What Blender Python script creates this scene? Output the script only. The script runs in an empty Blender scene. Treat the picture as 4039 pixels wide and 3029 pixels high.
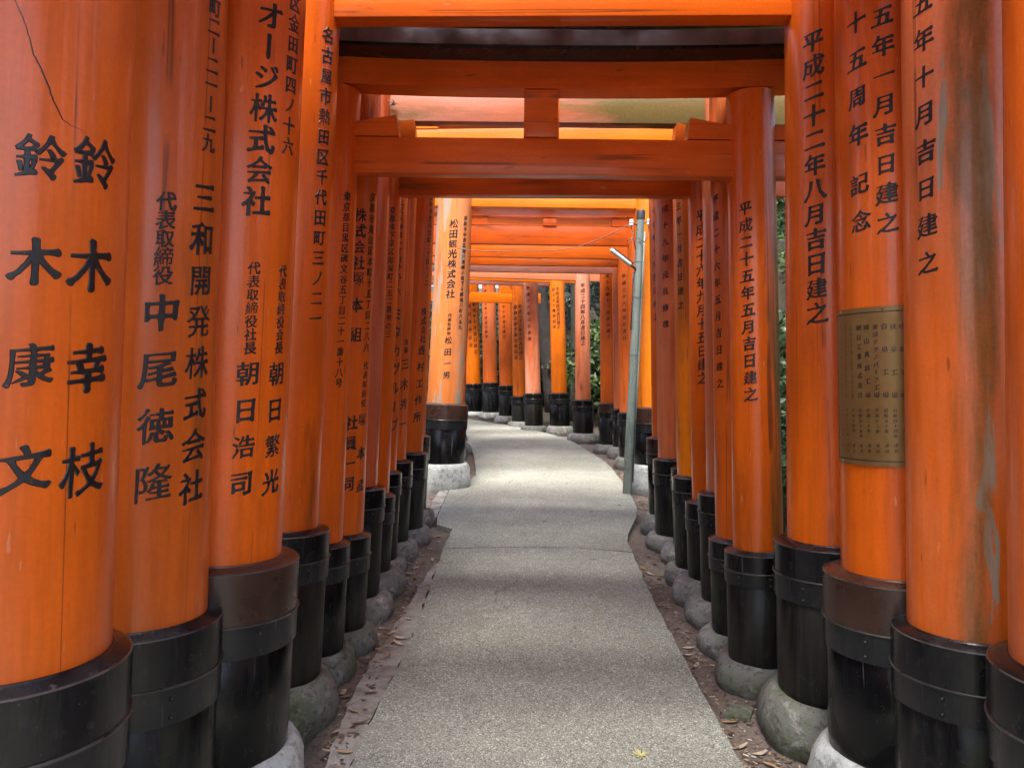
# Torii tunnel on a rising concrete path in a wooded hillside.  Units: metres, +Y along the path.
import bpy, bmesh, math, random
from mathutils import Vector, Matrix, noise
from mathutils.geometry import delaunay_2d_cdt
random.seed(11)
scene = bpy.context.scene
C = scene.collection
# ------------------------------------------------------------------ camera
cam_data = bpy.data.cameras.new('camera'); cam = bpy.data.objects.new('camera', cam_data); C.objects.link(cam)
cam_data.sensor_width = 36.0; cam_data.lens = 36.0 * 2994.6 / 4039.0
cam_data.clip_start = 0.05; cam_data.clip_end = 2000
cam.matrix_world = Matrix.Translation((0, 0, 1.6)) @ Matrix.Rotation(math.radians(90), 4, 'X') @ Matrix.Rotation(0.014, 4, 'Z')
scene.camera = cam
# ------------------------------------------------------------------ sky, sun, exposure
world = bpy.data.worlds.new('World'); scene.world = world; world.use_nodes = True
wn = world.node_tree.nodes; wl = world.node_tree.links
SUN_EL, SUN_AZ = math.radians(66), math.radians(195)      # azimuth clockwise from +Y
sky = wn.new('ShaderNodeTexSky'); sky.sky_type = 'NISHITA'; sky.sun_disc = False
sky.sun_elevation = SUN_EL; sky.sun_rotation = SUN_AZ
sky.air_density = 0.9; sky.dust_density = 3.0; sky.ozone_density = 0.8
bg = wn['Background']; bg.inputs[1].default_value = 0.14
wl.new(sky.outputs[0], bg.inputs[0])
sun_data = bpy.data.lights.new('sun', 'SUN'); sun_data.energy = 1.5; sun_data.angle = math.radians(16); sun_data.color = (1.0, 0.97, 0.92)
sun = bpy.data.objects.new('sun', sun_data); C.objects.link(sun)
sd = Vector((math.sin(SUN_AZ) * math.cos(SUN_EL), math.cos(SUN_AZ) * math.cos(SUN_EL), math.sin(SUN_EL)))
sun.rotation_euler = sd.to_track_quat('Z', 'Y').to_euler(); sun.location = (0, 0, 30)
vs = scene.view_settings; vs.view_transform = 'Standard'; vs.look = 'None'; vs.gamma = 1.0; vs.exposure = 2.45
scene.cycles.use_denoising = True; scene.cycles.use_adaptive_sampling = True; scene.cycles.adaptive_threshold = 0.02
scene.cycles.max_bounces = 6; scene.cycles.diffuse_bounces = 4; scene.cycles.glossy_bounces = 3
scene.cycles.sample_clamp_indirect = 6

SLOPE = 0.054
def gz(y): return SLOPE * y
# ------------------------------------------------------------------ measured layout
CRACK = [(-1.131, 2.197), (-1.024, 2.154), (-0.968, 2.121), (-0.93, 2.094), (-0.867, 2.073), (-0.8, 2.043), (-0.762, 2.023), (-0.675, 1.993), (-0.596, 1.986), (-0.513, 1.984), (-0.423, 1.981)]
PILLAR = {
    'L1': dict(X=-1.029, Y=1.5, r=0.195, g=0.081, top=1.057, rs=0.234, zb=0.437, rst=0.324, lean=0.028),
    'L2': dict(X=-1.071, Y=2.12, r=0.195, g=0.114, top=0.948, rs=0.238, zb=0.328, rst=0.328, lean=0.024),
    'L3': dict(X=-0.984, Y=2.5, r=0.195, g=0.135, top=1.031, rs=0.253, zb=0.403, rst=0.303, lean=0.034),
    'L4': dict(X=-0.996, Y=3.2, r=0.155, g=0.173, top=0.99, rs=0.206, zb=0.369, rst=0.271, lean=0.033),
    'L5': dict(X=-0.955, Y=3.62, r=0.135, g=0.195, top=0.845, rs=0.173, zb=0.335, rst=0.223, lean=0.03),
    'L6': dict(X=-0.939, Y=3.98, r=0.15, g=0.215, top=0.818, rs=0.191, zb=0.332, rst=0.243, lean=0.03),
    'L7': dict(X=-0.952, Y=4.42, r=0.15, g=0.239, top=1.003, rs=0.199, zb=0.376, rst=0.268, lean=0.031),
    'L8': dict(X=-0.938, Y=4.82, r=0.145, g=0.26, top=0.901, rs=0.187, zb=0.419, rst=0.275, lean=0.031),
    'L9': dict(X=-0.943, Y=5.27, r=0.125, g=0.285, top=0.992, rs=0.166, zb=0.385, rst=0.232, lean=0.031),
    'L10': dict(X=-0.942, Y=5.62, r=0.14, g=0.303, top=1.034, rs=0.195, zb=0.442, rst=0.264, lean=0.031),
    'L11': dict(X=-0.895, Y=6.02, r=0.17, g=0.325, top=1.06, rs=0.209, zb=0.463, rst=0.259, lean=0.034),
    'L12': dict(X=-0.924, Y=6.6, r=0.15, g=0.356, top=1.153, rs=0.197, zb=0.507, rst=0.26, lean=0.031),
    'L13': dict(X=-0.757, Y=8.25, r=0.195, g=0.446, top=1.381, rs=0.254, zb=0.74, rst=0.314, lean=0.036),
    'R1': dict(X=1.39, Y=1.72, r=0.195, g=0.093, top=0.98, rs=0.24, zb=0.36, rst=0.33, lean=-0.028),
    'R2': dict(X=1.423, Y=2.3, r=0.175, g=0.124, top=0.886, rs=0.221, zb=0.324, rst=0.311, lean=-0.027),
    'R3': dict(X=1.395, Y=2.68, r=0.185, g=0.145, top=0.966, rs=0.247, zb=0.334, rst=0.297, lean=-0.03),
    'R4': dict(X=1.344, Y=3.12, r=0.175, g=0.168, top=0.983, rs=0.229, zb=0.365, rst=0.299, lean=-0.023),
    'R5': dict(X=1.198, Y=3.6, r=0.114, g=0.194, top=0.841, rs=0.155, zb=0.325, rst=0.205, lean=-0.032),
    'R6': dict(X=1.231, Y=3.98, r=0.13, g=0.215, top=0.82, rs=0.167, zb=0.332, rst=0.228, lean=-0.031),
    'R7': dict(X=1.303, Y=4.4, r=0.14, g=0.238, top=0.999, rs=0.19, zb=0.379, rst=0.267, lean=-0.031),
    'R8': dict(X=1.302, Y=4.74, r=0.145, g=0.256, top=0.9, rs=0.188, zb=0.418, rst=0.274, lean=-0.031),
    'R9': dict(X=1.29, Y=5.12, r=0.14, g=0.276, top=1.007, rs=0.177, zb=0.396, rst=0.238, lean=-0.031),
    'R10': dict(X=1.381, Y=5.62, r=0.13, g=0.303, top=1.014, rs=0.174, zb=0.435, rst=0.253, lean=-0.031),
    'R11': dict(X=1.346, Y=5.97, r=0.165, g=0.322, top=1.043, rs=0.206, zb=0.446, rst=0.265, lean=-0.031),
    'R12': dict(X=1.374, Y=6.45, r=0.15, g=0.348, top=1.174, rs=0.201, zb=0.525, rst=0.26, lean=-0.031),
    'R13': dict(X=1.586, Y=8.25, r=0.195, g=0.446, top=1.376, rs=0.26, zb=0.756, rst=0.315, lean=-0.03),
    'Ra': dict(X=1.591, Y=9.1, r=0.15, g=0.491, top=1.238, rs=0.18, zb=0.651, rst=0.23, lean=-0.03),
    'Rb': dict(X=1.551, Y=9.75, r=0.14, g=0.526, top=1.261, rs=0.168, zb=0.686, rst=0.218, lean=-0.03),
    'Rc': dict(X=1.588, Y=10.7, r=0.13, g=0.578, top=1.276, rs=0.164, zb=0.74, rst=0.222, lean=-0.03),
    'Rd': dict(X=1.48, Y=11.2, r=0.15, g=0.605, top=1.344, rs=0.194, zb=0.735, rst=0.265, lean=-0.024),
    'Re': dict(X=1.168, Y=12.3, r=0.125, g=0.664, top=1.361, rs=0.177, zb=0.822, rst=0.261, lean=-0.02),
    'Rf': dict(X=0.855, Y=13.3, r=0.136, g=0.718, top=1.455, rs=0.184, zb=0.88, rst=0.244, lean=-0.036),
    'Rg': dict(X=0.411, Y=13.7, r=0.14, g=0.74, top=1.44, rs=0.175, zb=0.856, rst=0.238, lean=-0.04),
    'Rh': dict(X=0.163, Y=14.3, r=0.125, g=0.772, top=1.372, rs=0.162, zb=0.899, rst=0.229, lean=-0.03),
    'Ri': dict(X=-0.085, Y=15.0, r=0.14, g=0.81, top=1.566, rs=0.174, zb=0.971, rst=0.248, lean=-0.03),
    'Rj': dict(X=-0.433, Y=15.9, r=0.152, g=0.859, top=1.623, rs=0.182, zb=1.002, rst=0.25, lean=-0.03),
    'Rk': dict(X=-0.819, Y=16.5, r=0.16, g=0.891, top=1.591, rs=0.192, zb=0.991, rst=0.242, lean=-0.03),
}
# pillar key, characters, angle and height of the first and last character, character size (m)
INSCRIPTION = [
    ('L1', '鈴木康文', -0.841, 1.916, -0.868, 1.36, 0.0837),
    ('L1', '鈴木幸枝', -0.324, 1.931, -0.323, 1.352, 0.0984),
    ('L2', '町二ー二一ー二九', -0.223, 2.51, -0.26, 2.136, 0.0541),
    ('L2', '三和開発株式会社', -0.296, 1.985, -0.354, 1.201, 0.0896),
    ('L2', '代表取締役', -0.884, 1.951, -0.897, 1.759, 0.0513),
    ('L2', '中尾徳隆', -0.895, 1.662, -0.924, 1.221, 0.0986),
    ('L3', 'オージ株式会社', -0.809, 2.606, -0.902, 2.025, 0.0906),
    ('L3', '区金田町四ノ十六', -0.316, 2.685, -0.343, 2.225, 0.0587),
    ('L3', '代表取締役社長', -0.899, 1.817, -0.911, 1.57, 0.0408),
    ('L3', '朝日浩司', -0.916, 1.491, -0.944, 1.152, 0.0768),
    ('L3', '代表取締役会長', -0.325, 1.824, -0.348, 1.578, 0.0407),
    ('L3', '朝日繁光', -0.362, 1.495, -0.385, 1.149, 0.0779),
    ('L4', '名古屋市熱田区千代田町三ノ二一', -0.547, 2.854, -0.543, 1.69, 0.0687),
    ('L5', '東京都目黒区碑文谷五丁目二十一番十八号', -0.63, 2.273, -0.659, 1.403, 0.0449),
    ('L6', '株式会社塚', -0.911, 2.237, -0.891, 1.913, 0.0722),
    ('L6', '本組', -0.914, 1.778, -0.913, 1.628, 0.0774),
    ('L6', '社員一同', -0.91, 1.179, -0.959, 0.868, 0.0748),
    ('L6', '京都市東山区本町十五丁目二八六', -0.383, 2.345, -0.383, 1.57, 0.0498),
    ('L6', '代表取締役', -0.38, 1.474, -0.419, 1.281, 0.0419),
    ('L6', '塚本武', -0.448, 1.194, -0.413, 0.854, 0.068),
    ('L8', '京都市下京区飴屋町二五二番地の三', -0.72, 2.414, -0.679, 1.645, 0.0489),
    ('L9', '市北区天神橋一丁目十九ー六', -0.728, 2.605, -0.668, 1.94, 0.0502),
    ('L9', 'ミタカグループ', -0.669, 1.787, -0.555, 1.025, 0.0936),
    ('L10', '会長', -0.559, 1.599, -0.569, 1.538, 0.0482),
    ('L10', '三木秀一', -0.56, 1.436, -0.548, 1.0, 0.0852),
    ('L11', '豊中市庄内宝町二丁目一ノ二', -0.404, 2.737, -0.506, 2.062, 0.0517),
    ('L11', '株式会社', -0.591, 1.836, -0.571, 1.624, 0.0673),
    ('L11', '西村工作所', -0.621, 1.535, -0.708, 1.014, 0.0791),
    ('L13', '松田観光株式会社', -1.503, 2.849, -1.504, 2.103, 0.0968),
    ('L13', '代表取締役', -1.474, 1.874, -1.48, 1.686, 0.0404),
    ('L13', '松田一男', -1.489, 1.61, -1.491, 1.241, 0.0807),
    ('L13', '京都市中京区堀川通錦小路下る錦堀川町六五九', -0.802, 2.924, -0.83, 1.76, 0.0487),
    ('R2', '五年十月吉日建之', -2.775, 2.622, -2.733, 1.854, 0.0687),
    ('R3', '十五周年', -2.642, 2.712, -2.632, 2.328, 0.0761),
    ('R3', '記念', -2.622, 2.159, -2.598, 2.032, 0.0743),
    ('R3', '五年一月吉日建之', -2.15, 2.702, -2.114, 2.012, 0.0708),
    ('R4', '平成二十二年八月吉日建之', -2.308, 2.803, -2.261, 1.73, 0.0879),
    ('R5', '平成二十五年五月吉日建之', -2.165, 2.236, -2.066, 1.376, 0.0656),
    ('R6', '平成二十六年五月吉日建之', -2.789, 2.361, -2.67, 1.408, 0.0499),
    ('R8', '平成二十六年九月十五日建之', -2.256, 2.394, -2.313, 1.4, 0.0773),
    ('R9', '三年一月吉日建之', -2.672, 2.526, -2.594, 1.868, 0.054),
    ('R11', '成十九年元旦修理', -2.29, 2.647, -2.354, 1.761, 0.0586),
    ('R12', '二十七年十月吉日建之', -2.535, 2.833, -2.534, 1.836, 0.0595),
    ('Rb', '平成二十六年五月吉日', -2.196, 2.467, -2.193, 1.681, 0.0547),
    ('Rd', '成十九年十一月吉日建之', -1.958, 2.588, -1.893, 1.701, 0.0591),
    ('Re', '平成二十四年八月吉日建之', -1.628, 2.532, -1.64, 1.605, 0.0772),
    ('Rf', '令和五年四月吉日建之', -1.553, 2.541, -1.529, 1.886, 0.0659),
    ('Rf', '創立五十周年記念', -2.123, 2.536, -2.094, 1.893, 0.0616),
    ('Rg', '平成十六年元旦修理', -1.959, 2.583, -1.899, 1.672, 0.068),
    ('Rh', '平成二十二年十月吉日建之', -1.294, 2.272, -1.262, 1.325, 0.0805),
    ('Rh', '御鎮座壱千参百年記念', -2.077, 2.265, -2.041, 1.331, 0.0758),
    ('Ri', '成', -1.806, 2.664, -1.806, 2.664, 0.0645),
    ('Ri', '年十月吉日建之', -1.812, 2.301, -1.807, 1.72, 0.0645),
    ('Rj', '平成', -2.111, 2.788, -2.085, 2.672, 0.0685),
    ('Rj', '七年八月吉日修理', -2.078, 2.398, -2.001, 1.723, 0.0684),
    ('Rk', '和五年十月吉日建之', -1.209, 2.42, -1.136, 1.393, 0.0874),
    ('Rk', '業百周年記念', -1.947, 2.372, -1.818, 1.531, 0.0819),
]
PLAQUE_TEXT = [
    ('岐阜工場', -1.918, 1.666, -1.911, 1.439, 0.0184),
    ('扶桑工場', -2.049, 1.666, -2.042, 1.439, 0.0215),
    ('昭和四十四年', -2.038, 1.388, -2.035, 1.304, 0.0133),
    ('建設', -2.03, 1.273, -2.029, 1.255, 0.0133),
    ('白鳥工場', -2.191, 1.668, -2.184, 1.44, 0.0216),
    ('昭和五十年', -2.183, 1.388, -2.176, 1.319, 0.0134),
    ('建設', -2.174, 1.271, -2.173, 1.253, 0.0134),
    ('美濃テクノパーク工場', -2.342, 1.668, -2.329, 1.44, 0.0197),
    ('平成十二年', -2.33, 1.388, -2.325, 1.318, 0.013),
    ('建設', -2.324, 1.27, -2.323, 1.252, 0.013),
    ('岡山真庭工場', -2.494, 1.668, -2.48, 1.44, 0.0199),
    ('平成二十年', -2.482, 1.387, -2.473, 1.319, 0.0131),
    ('建設', -2.469, 1.269, -2.468, 1.251, 0.0131),
    ('朝日工業株式会社', -2.641, 1.669, -2.631, 1.44, 0.0201),
    ('昭和五十五年', -2.633, 1.387, -2.625, 1.3, 0.0127),
    ('設立', -2.619, 1.268, -2.617, 1.25, 0.0127),
    ('アサヒフォージ・オブ・アメリカ・コーポレーション', -2.816, 1.674, -2.794, 1.431, 0.0112),
    ('平成十四年', -2.788, 1.386, -2.777, 1.317, 0.0117),
    ('設立', -2.775, 1.266, -2.774, 1.248, 0.0117),
    ('アサヒ・ブルーグラス・フォージ・コーポレーション', -2.952, 1.676, -2.948, 1.431, 0.0102),
    ('平成二十二年', -2.945, 1.388, -2.934, 1.302, 0.0097),
    ('設立', -2.929, 1.267, -2.927, 1.248, 0.0097),
    ('ＰＴ・アサヒフォージ・インドネシア', -3.113, 1.678, -3.108, 1.431, 0.0098),
    ('平成二十四年', -3.104, 1.387, -3.089, 1.3, 0.0087),
    ('設立', -3.089, 1.265, -3.086, 1.246, 0.0087),
]
# ------------------------------------------------------------------ object helpers
def obj(name, bm_or_me, mat, parent=None, loc=None, smooth=True):
    if isinstance(bm_or_me, bmesh.types.BMesh):
        me = bpy.data.meshes.new(name); bm_or_me.to_mesh(me); bm_or_me.free()
    else: me = bm_or_me
    if mat is not None and not me.materials: me.materials.append(mat)
    if smooth and me.polygons: me.polygons.foreach_set('use_smooth', [True] * len(me.polygons))
    o = bpy.data.objects.new(name, me); C.objects.link(o)
    if parent is not None: o.parent = parent
    if loc is not None: o.location = loc
    return o
def tag(o, label, cat, group=None):
    o['label'] = label; o['category'] = cat
    if group: o['group'] = group
    return o
def thing(name, label, cat, loc=(0, 0, 0), group=None):
    o = bpy.data.objects.new(name, None); C.objects.link(o); o.location = loc; o.empty_display_size = 0.2
    return tag(o, label, cat, group)
def structure(o): o['kind'] = 'structure'; return o
def sharp(o, deg=40):
    me = o.data
    try: me.set_sharp_from_angle(angle=math.radians(deg))
    except Exception: pass
    return o
def box(bm, x0, x1, y0, y1, z0, z1, bev=0.0):
    m = Matrix.Translation(((x0 + x1) / 2, (y0 + y1) / 2, (z0 + z1) / 2)) @ Matrix.Diagonal((x1 - x0, y1 - y0, z1 - z0, 1))
    r = bmesh.ops.create_cube(bm, size=1, matrix=m)
    if bev:
        es = list({e for v in r['verts'] for e in v.link_edges})
        bmesh.ops.bevel(bm, geom=es, offset=bev, segments=2, affect='EDGES', profile=0.6)
def lathe(bm, prof, seg=48, jitter=0.0, seed=0, freq=4.0):
    rings = []
    for r, z in prof:
        ring = []
        for i in range(seg):
            a = 2 * math.pi * i / seg
            k = 1.0
            if jitter: k += jitter * (noise.noise(Vector((math.cos(a) * freq * .25 + seed * 3.1, math.sin(a) * freq * .25, z * freq + seed))) + .35 * noise.noise(Vector((math.cos(a) * freq * .9 + seed * 3.1, math.sin(a) * freq * .9, z * freq * 3 + seed))))
            ring.append(bm.verts.new((r * k * math.cos(a), r * k * math.sin(a), z)))
        rings.append(ring)
    for a, b in zip(rings, rings[1:]):
        for i in range(seg):
            j = (i + 1) % seg
            bm.faces.new((a[i], a[j], b[j], b[i]))
    return rings
def tube(bm, pts, radii, seg=8, cap=True):
    pts = [Vector(p) for p in pts]; rings = []
    for i, p in enumerate(pts):
        t = (pts[min(i + 1, len(pts) - 1)] - pts[max(i - 1, 0)]).normalized()
        u = t.cross(Vector((0, 0, 1)));
        if u.length < .05: u = t.cross(Vector((1, 0, 0)))
        u.normalize(); v = t.cross(u)
        r = radii[i] if isinstance(radii, (list, tuple)) else radii
        rings.append([bm.verts.new(p + u * r * math.cos(2 * math.pi * k / seg) + v * r * math.sin(2 * math.pi * k / seg)) for k in range(seg)])
    for a, b in zip(rings, rings[1:]):
        for k in range(seg):
            j = (k + 1) % seg; bm.faces.new((a[k], b[k], b[j], a[j]))
    if cap: bm.faces.new(rings[0]); bm.faces.new(rings[-1][::-1])
# ------------------------------------------------------------------ material helpers
class N:
    def __init__(self, name):
        self.m = bpy.data.materials.new(name); self.m.use_nodes = True
        self.t = self.m.node_tree; self.b = self.t.nodes['Principled BSDF']
        self.co = None
    def n(self, t, **kw):
        x = self.t.nodes.new(t)
        for k, v in kw.items(): setattr(x, k, v)
        return x
    def l(self, a, b): self.t.links.new(a, b)
    def coord(self, kind='Object', off=(0, 0, 0), sc=(1, 1, 1)):
        tc = self.n('ShaderNodeTexCoord'); mp = self.n('ShaderNodeMapping')
        mp.inputs['Location'].default_value = off; mp.inputs['Scale'].default_value = sc
        self.l(tc.outputs[kind], mp.inputs['Vector']); return mp.outputs[0]
    def noise(self, vec, scale, detail=4, rough=0.6, dist=0.0):
        x = self.n('ShaderNodeTexNoise'); x.inputs['Scale'].default_value = scale; x.inputs['Detail'].default_value = detail
        x.inputs['Roughness'].default_value = rough; x.inputs['Distortion'].default_value = dist
        self.l(vec, x.inputs['Vector']); return x.outputs['Fac']
    def ramp(self, fac, stops):
        x = self.n('ShaderNodeValToRGB'); el = x.color_ramp.elements
        while len(el) < len(stops): el.new(0.5)
        for e, (p, c) in zip(el, stops):
            e.position = p; e.color = (c, c, c, 1) if isinstance(c, (int, float)) else (*c, 1)
        self.l(fac, x.inputs[0]); return x.outputs[0]
    def mix(self, fac, a, b, mode='MIX'):
        x = self.n('ShaderNodeMix', data_type='RGBA', blend_type=mode)
        for s, v in ((0, fac), (6, a), (7, b)):
            if isinstance(v, (int, float)): x.inputs[s].default_value = v if s == 0 else (v, v, v, 1)
            elif isinstance(v, tuple): x.inputs[s].default_value = (*v, 1)
            else: self.l(v, x.inputs[s])
        return x.outputs[2]
    def math(self, op, a, b=0.0):
        x = self.n('ShaderNodeMath', operation=op, use_clamp=True)
        for s, v in ((0, a), (1, b)):
            if isinstance(v, (int, float)): x.inputs[s].default_value = v
            else: self.l(v, x.inputs[s])
        return x.outputs[0]
    def bump(self, h, strength, dist=0.01):
        x = self.n('ShaderNodeBump'); x.inputs['Strength'].default_value = strength; x.inputs['Distance'].default_value = dist
        self.l(h, x.inputs['Height']); self.l(x.outputs[0], self.b.inputs['Normal'])
    def set(self, color=None, rough=None, spec=None, coat=None, metal=None):
        for k, v in (('Base Color', color), ('Roughness', rough), ('Specular IOR Level', spec), ('Coat Weight', coat), ('Metallic', metal)):
            if v is None: continue
            s = self.b.inputs[k]
            if isinstance(v, tuple): s.default_value = (*v, 1)
            elif isinstance(v, (int, float)): s.default_value = v
            else: self.l(v, s)
        return self.m
def plain(name, c, rough=0.5, metal=0.0, var=0.25, scale=30, bump=0.0):
    k = N(name); v = k.coord()
    n = k.noise(v, scale, 4); col = k.mix(1.0, c, k.ramp(n, [(0.3, 1 - var), (0.7, 1.0)]), 'MULTIPLY')
    if bump: k.bump(n, bump, 0.005)
    return k.set(col, k.ramp(n, [(0.3, max(0.05, rough - .1)), (0.7, min(1, rough + .1))]), metal=metal)
def paint(name, base, fade=0.25, moss=0.0, wear=0.3, peel=0.0, crack=0.75, rough=0.24, seed=0, axis='Z', mossdir=None, mossr=(.0, 1.0), mossx=None, mosscol=((.045, .040, .006), (.16, .125, .035)), fadecol=(0.68, 0.21, 0.09)):
    """weathered vermilion lacquer on timber; grain runs along the given axis"""
    k = N(name); o = (seed * 7.3, seed * 3.7, seed * 1.9)
    st = {'Z': (1, 1, .07), 'X': (.07, 1, 1)}[axis]
    st2 = {'Z': (1, 1, .16), 'X': (.16, 1, 1)}[axis]
    v = k.coord(off=o); vg = k.coord(off=o, sc=st); vp = k.coord(off=o, sc=st2)
    big = k.noise(v, 1.7, 3); grain = k.noise(vg, 34, 3, .7); streak = k.noise(vp, 7, 4, .65)
    fine = k.noise(v, 90, 3)
    deep = tuple(c * .72 for c in base)
    col = k.mix(k.ramp(big, [(.3, 0.0), (.7, 1.0)]), deep, base)
    col = k.mix(k.math('MULTIPLY', k.ramp(grain, [(.42, 0.0), (.70, 1.0)]), .50), col, tuple(c * .55 for c in base))
    f = k.noise(k.coord(off=(o[0] + 5, o[1], o[2]), sc=st2), 3.2, 5, .6)
    col = k.mix(k.math('MULTIPLY', k.ramp(f, [(.62 - .28 * fade, 0.0), (.80 - .2 * fade, 1.0)]), min(1, .25 + fade)), col, fadecol)
    # dark weather streaks
    col = k.mix(k.math('MULTIPLY', k.ramp(streak, [(.56, 0.0), (.70, 1.0)]), min(1, wear * 1.25)), col, (.17, .045, .012))
    # pale scuffs
    sc = k.noise(k.coord(off=(o[2], o[0], o[1]), sc=st2), 60, 2, .5)
    col = k.mix(k.math('MULTIPLY', k.ramp(sc, [(.73, 0.0), (.76, 1.0)]), .5), col, (.75, .30, .13))
    nk = k.noise(k.coord(off=(o[1], o[2], o[0]), sc=st2), 38, 2, .5)
    col = k.mix(k.math('MULTIPLY', k.ramp(nk, [(.72, 0.0), (.75, 1.0)]), .55), col, (.10, .03, .012))
    col = k.mix(k.math('MULTIPLY', k.ramp(fine, [(.35, 1.0), (.6, 0.0)]), .18), col, tuple(c * .5 for c in base))
    hgt = None
    if peel:
        pn = k.noise(k.coord(off=(o[1] + 9, o[0], o[2]), sc={'Z': (1, 1, .1), 'X': (.1, 1, 1)}[axis]), 9 if peel < .7 else 6, 6, .62, .4)
        pm = k.ramp(pn, [(.72 - .22 * peel, 0.0), (.735 - .22 * peel, 1.0)])
        wood = k.mix(grain, (.22, .16, .11), (.42, .31, .21))
        col = k.mix(pm, col, wood); hgt = pm
    if moss:
        mn = k.noise(k.coord(off=(o[0], o[2] + 3, o[1]), sc=st2), 5, 6, .7, .3)
        if mossdir:
            tc = k.n('ShaderNodeTexCoord'); dp = k.n('ShaderNodeVectorMath', operation='DOT_PRODUCT')
            k.l(tc.outputs['Normal'], dp.inputs[0]); dp.inputs[1].default_value = mossdir
            mn = k.math('ADD', mn, k.math('MULTIPLY', k.ramp(dp.outputs['Value'], [(mossr[0], 0.0), (mossr[1], 1.0)]), .24)); mn = k.math('SUBTRACT', mn, .11)
        if mossx:
            sx = k.n('ShaderNodeSeparateXYZ'); k.l(k.coord(), sx.inputs[0])
            mn = k.math('ADD', mn, k.math('MULTIPLY', k.ramp(sx.outputs[0], [(mossx[0], 0.0), (mossx[1], 1.0)]), .2))
        col = k.mix(k.math('MULTIPLY', k.ramp(mn, [(.66 - .2 * moss, 0.0), (.80 - .16 * moss, 1.0)]), .88), col, k.mix(fine, *mosscol))
    if crack:
        cn = k.noise(k.coord(off=(o[2] + 1, o[1], o[0]), sc={'Z': (1, 1, .012), 'X': (.012, 1, 1)}[axis]), 5.5, 3, .5, .0)
        x = k.n('ShaderNodeMath', operation='SUBTRACT'); k.l(cn, x.inputs[0]); x.inputs[1].default_value = .5
        y = k.n('ShaderNodeMath', operation='ABSOLUTE'); k.l(x.outputs[0], y.inputs[0])
        line = k.ramp(y.outputs[0], [(.0, 1.0), (.0055, 0.0)])
        gate = k.ramp(k.noise(v, 2.3, 2), [(.44, 0.0), (.52, 1.0)])
        col = k.mix(k.math('MULTIPLY', k.math('MULTIPLY', line, gate), crack), col, (.07, .02, .008))
    hh = k.mix(.75, fine, grain)
    k.bump(hh, .22, .004)
    r = k.mix(f, rough - .02, rough + .20)
    k.b.inputs['Coat Roughness'].default_value = .10
    return k.set(col, r, spec=.35, coat=.16 if rough < .4 else .05)
VERM = (.80, .138, .006)
M = {}
k = N('black_ink'); v = k.coord(); n1 = k.noise(v, 55, 5, .7); n2 = k.noise(k.coord(sc=(1, 1, .3)), 24, 4, .65)
k.bump(n1, .35, .004)
M['ink'] = k.set(k.mix(k.math('MULTIPLY', k.ramp(n1, [(.63, 0.0), (.68, 1.0)]), .75), k.mix(n2, (.003, .003, .0035), (.014, .0125, .012)), (.17, .045, .010)), k.ramp(n2, [(.3, .28), (.7, .6)]))
def blackpaint(name, base=(.003, .003, .0033), grime=.4, green=.3, rough=.32, seed=0, wood=0.0):
    k = N(name); o = (seed * 4.1, seed * 2.3, seed)
    v = k.coord(off=o); vs_ = k.coord(off=o, sc=(1, 1, .14)); vg = k.coord(off=o, sc=(1, 1, .06))
    a = k.noise(vs_, 7, 5, .65); b = k.noise(vs_, 14, 6, .7, .3); g = k.noise(vg, 45, 5, .7); big = k.noise(v, 3, 3)
    col = k.mix(k.math('MULTIPLY', k.ramp(a, [(.46, 0.0), (.64, 1.0)]), grime), base, (.022, .022, .0225))
    col = k.mix(k.math('MULTIPLY', k.ramp(b, [(.50, 0.0), (.64, 1.0)]), green), col, (.024, .029, .007))
    if wood: col = k.mix(k.math('MULTIPLY', k.ramp(g, [(.45, 0.0), (.7, 1.0)]), wood), col, (.024, .018, .012))
    dust = k.noise(v, 22, 6, .75); col = k.mix(k.math('MULTIPLY', k.ramp(dust, [(.56, 0.0), (.68, 1.0)]), .45 * max(grime, .2)), col, (.075, .066, .054))
    scr = k.noise(k.coord(off=o, sc=(1, 1, .05)), 42, 2, .5); col = k.mix(k.math('MULTIPLY', k.ramp(scr, [(.70, 0.0), (.73, 1.0)]), .5), col, (.12, .115, .105))
    sp = k.noise(v, 120, 2); col = k.mix(k.math('MULTIPLY', k.ramp(sp, [(.72, 0.0), (.75, 1.0)]), .35), col, (.25, .25, .24))
    k.bump(k.mix(.5, g, a), .30 + .5 * wood, .005)
    return k.set(col, k.ramp(a, [(.40, rough * .55), (.70, min(.8, rough + .12))]), spec=.26)
M['sleeve0'] = blackpaint('sleeve_black', grime=.35, green=.15, seed=1)
M['sleeve1'] = blackpaint('sleeve_black_mossy', grime=.6, green=.75, rough=.4, seed=2)
M['sleeve2'] = blackpaint('sleeve_black_timber', base=(.004, .0039, .0037), grime=.4, green=.3, rough=.5, seed=3, wood=.7)
M['sleeve3'] = blackpaint('sleeve_black_clean', base=(.004, .004, .0045), grime=.12, green=.0, rough=.22, seed=4)
M['lid'] = blackpaint('lid_black_metal', base=(.006, .0057, .0066), grime=.5, green=.1, rough=.26, seed=5)
M['lid_brown'] = plain('lid_brown_metal', (.045, .020, .013), .30, var=.3, scale=6)
M['strap'] = blackpaint('strap_black_metal', base=(.014, .014, .015), grime=.4, green=.05, rough=.3, seed=6)
M['worn_highlight'] = plain('worn_edge_highlight', (.085, .08, .072), .35, .3, .8, 14)  # worn rim metal, kept paler to carry the edge highlight in its colour
M['rivet'] = plain('rivet_iron', (.03, .026, .024), .35, .3)
M['kasagi'] = blackpaint('cap_black', base=(.012, .012, .013), grime=.2, green=.1, rough=.25, seed=7)
M['sheet'] = plain('cap_metal_sheet', (.22, .23, .235), .2, .85, .6, 6)
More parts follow.
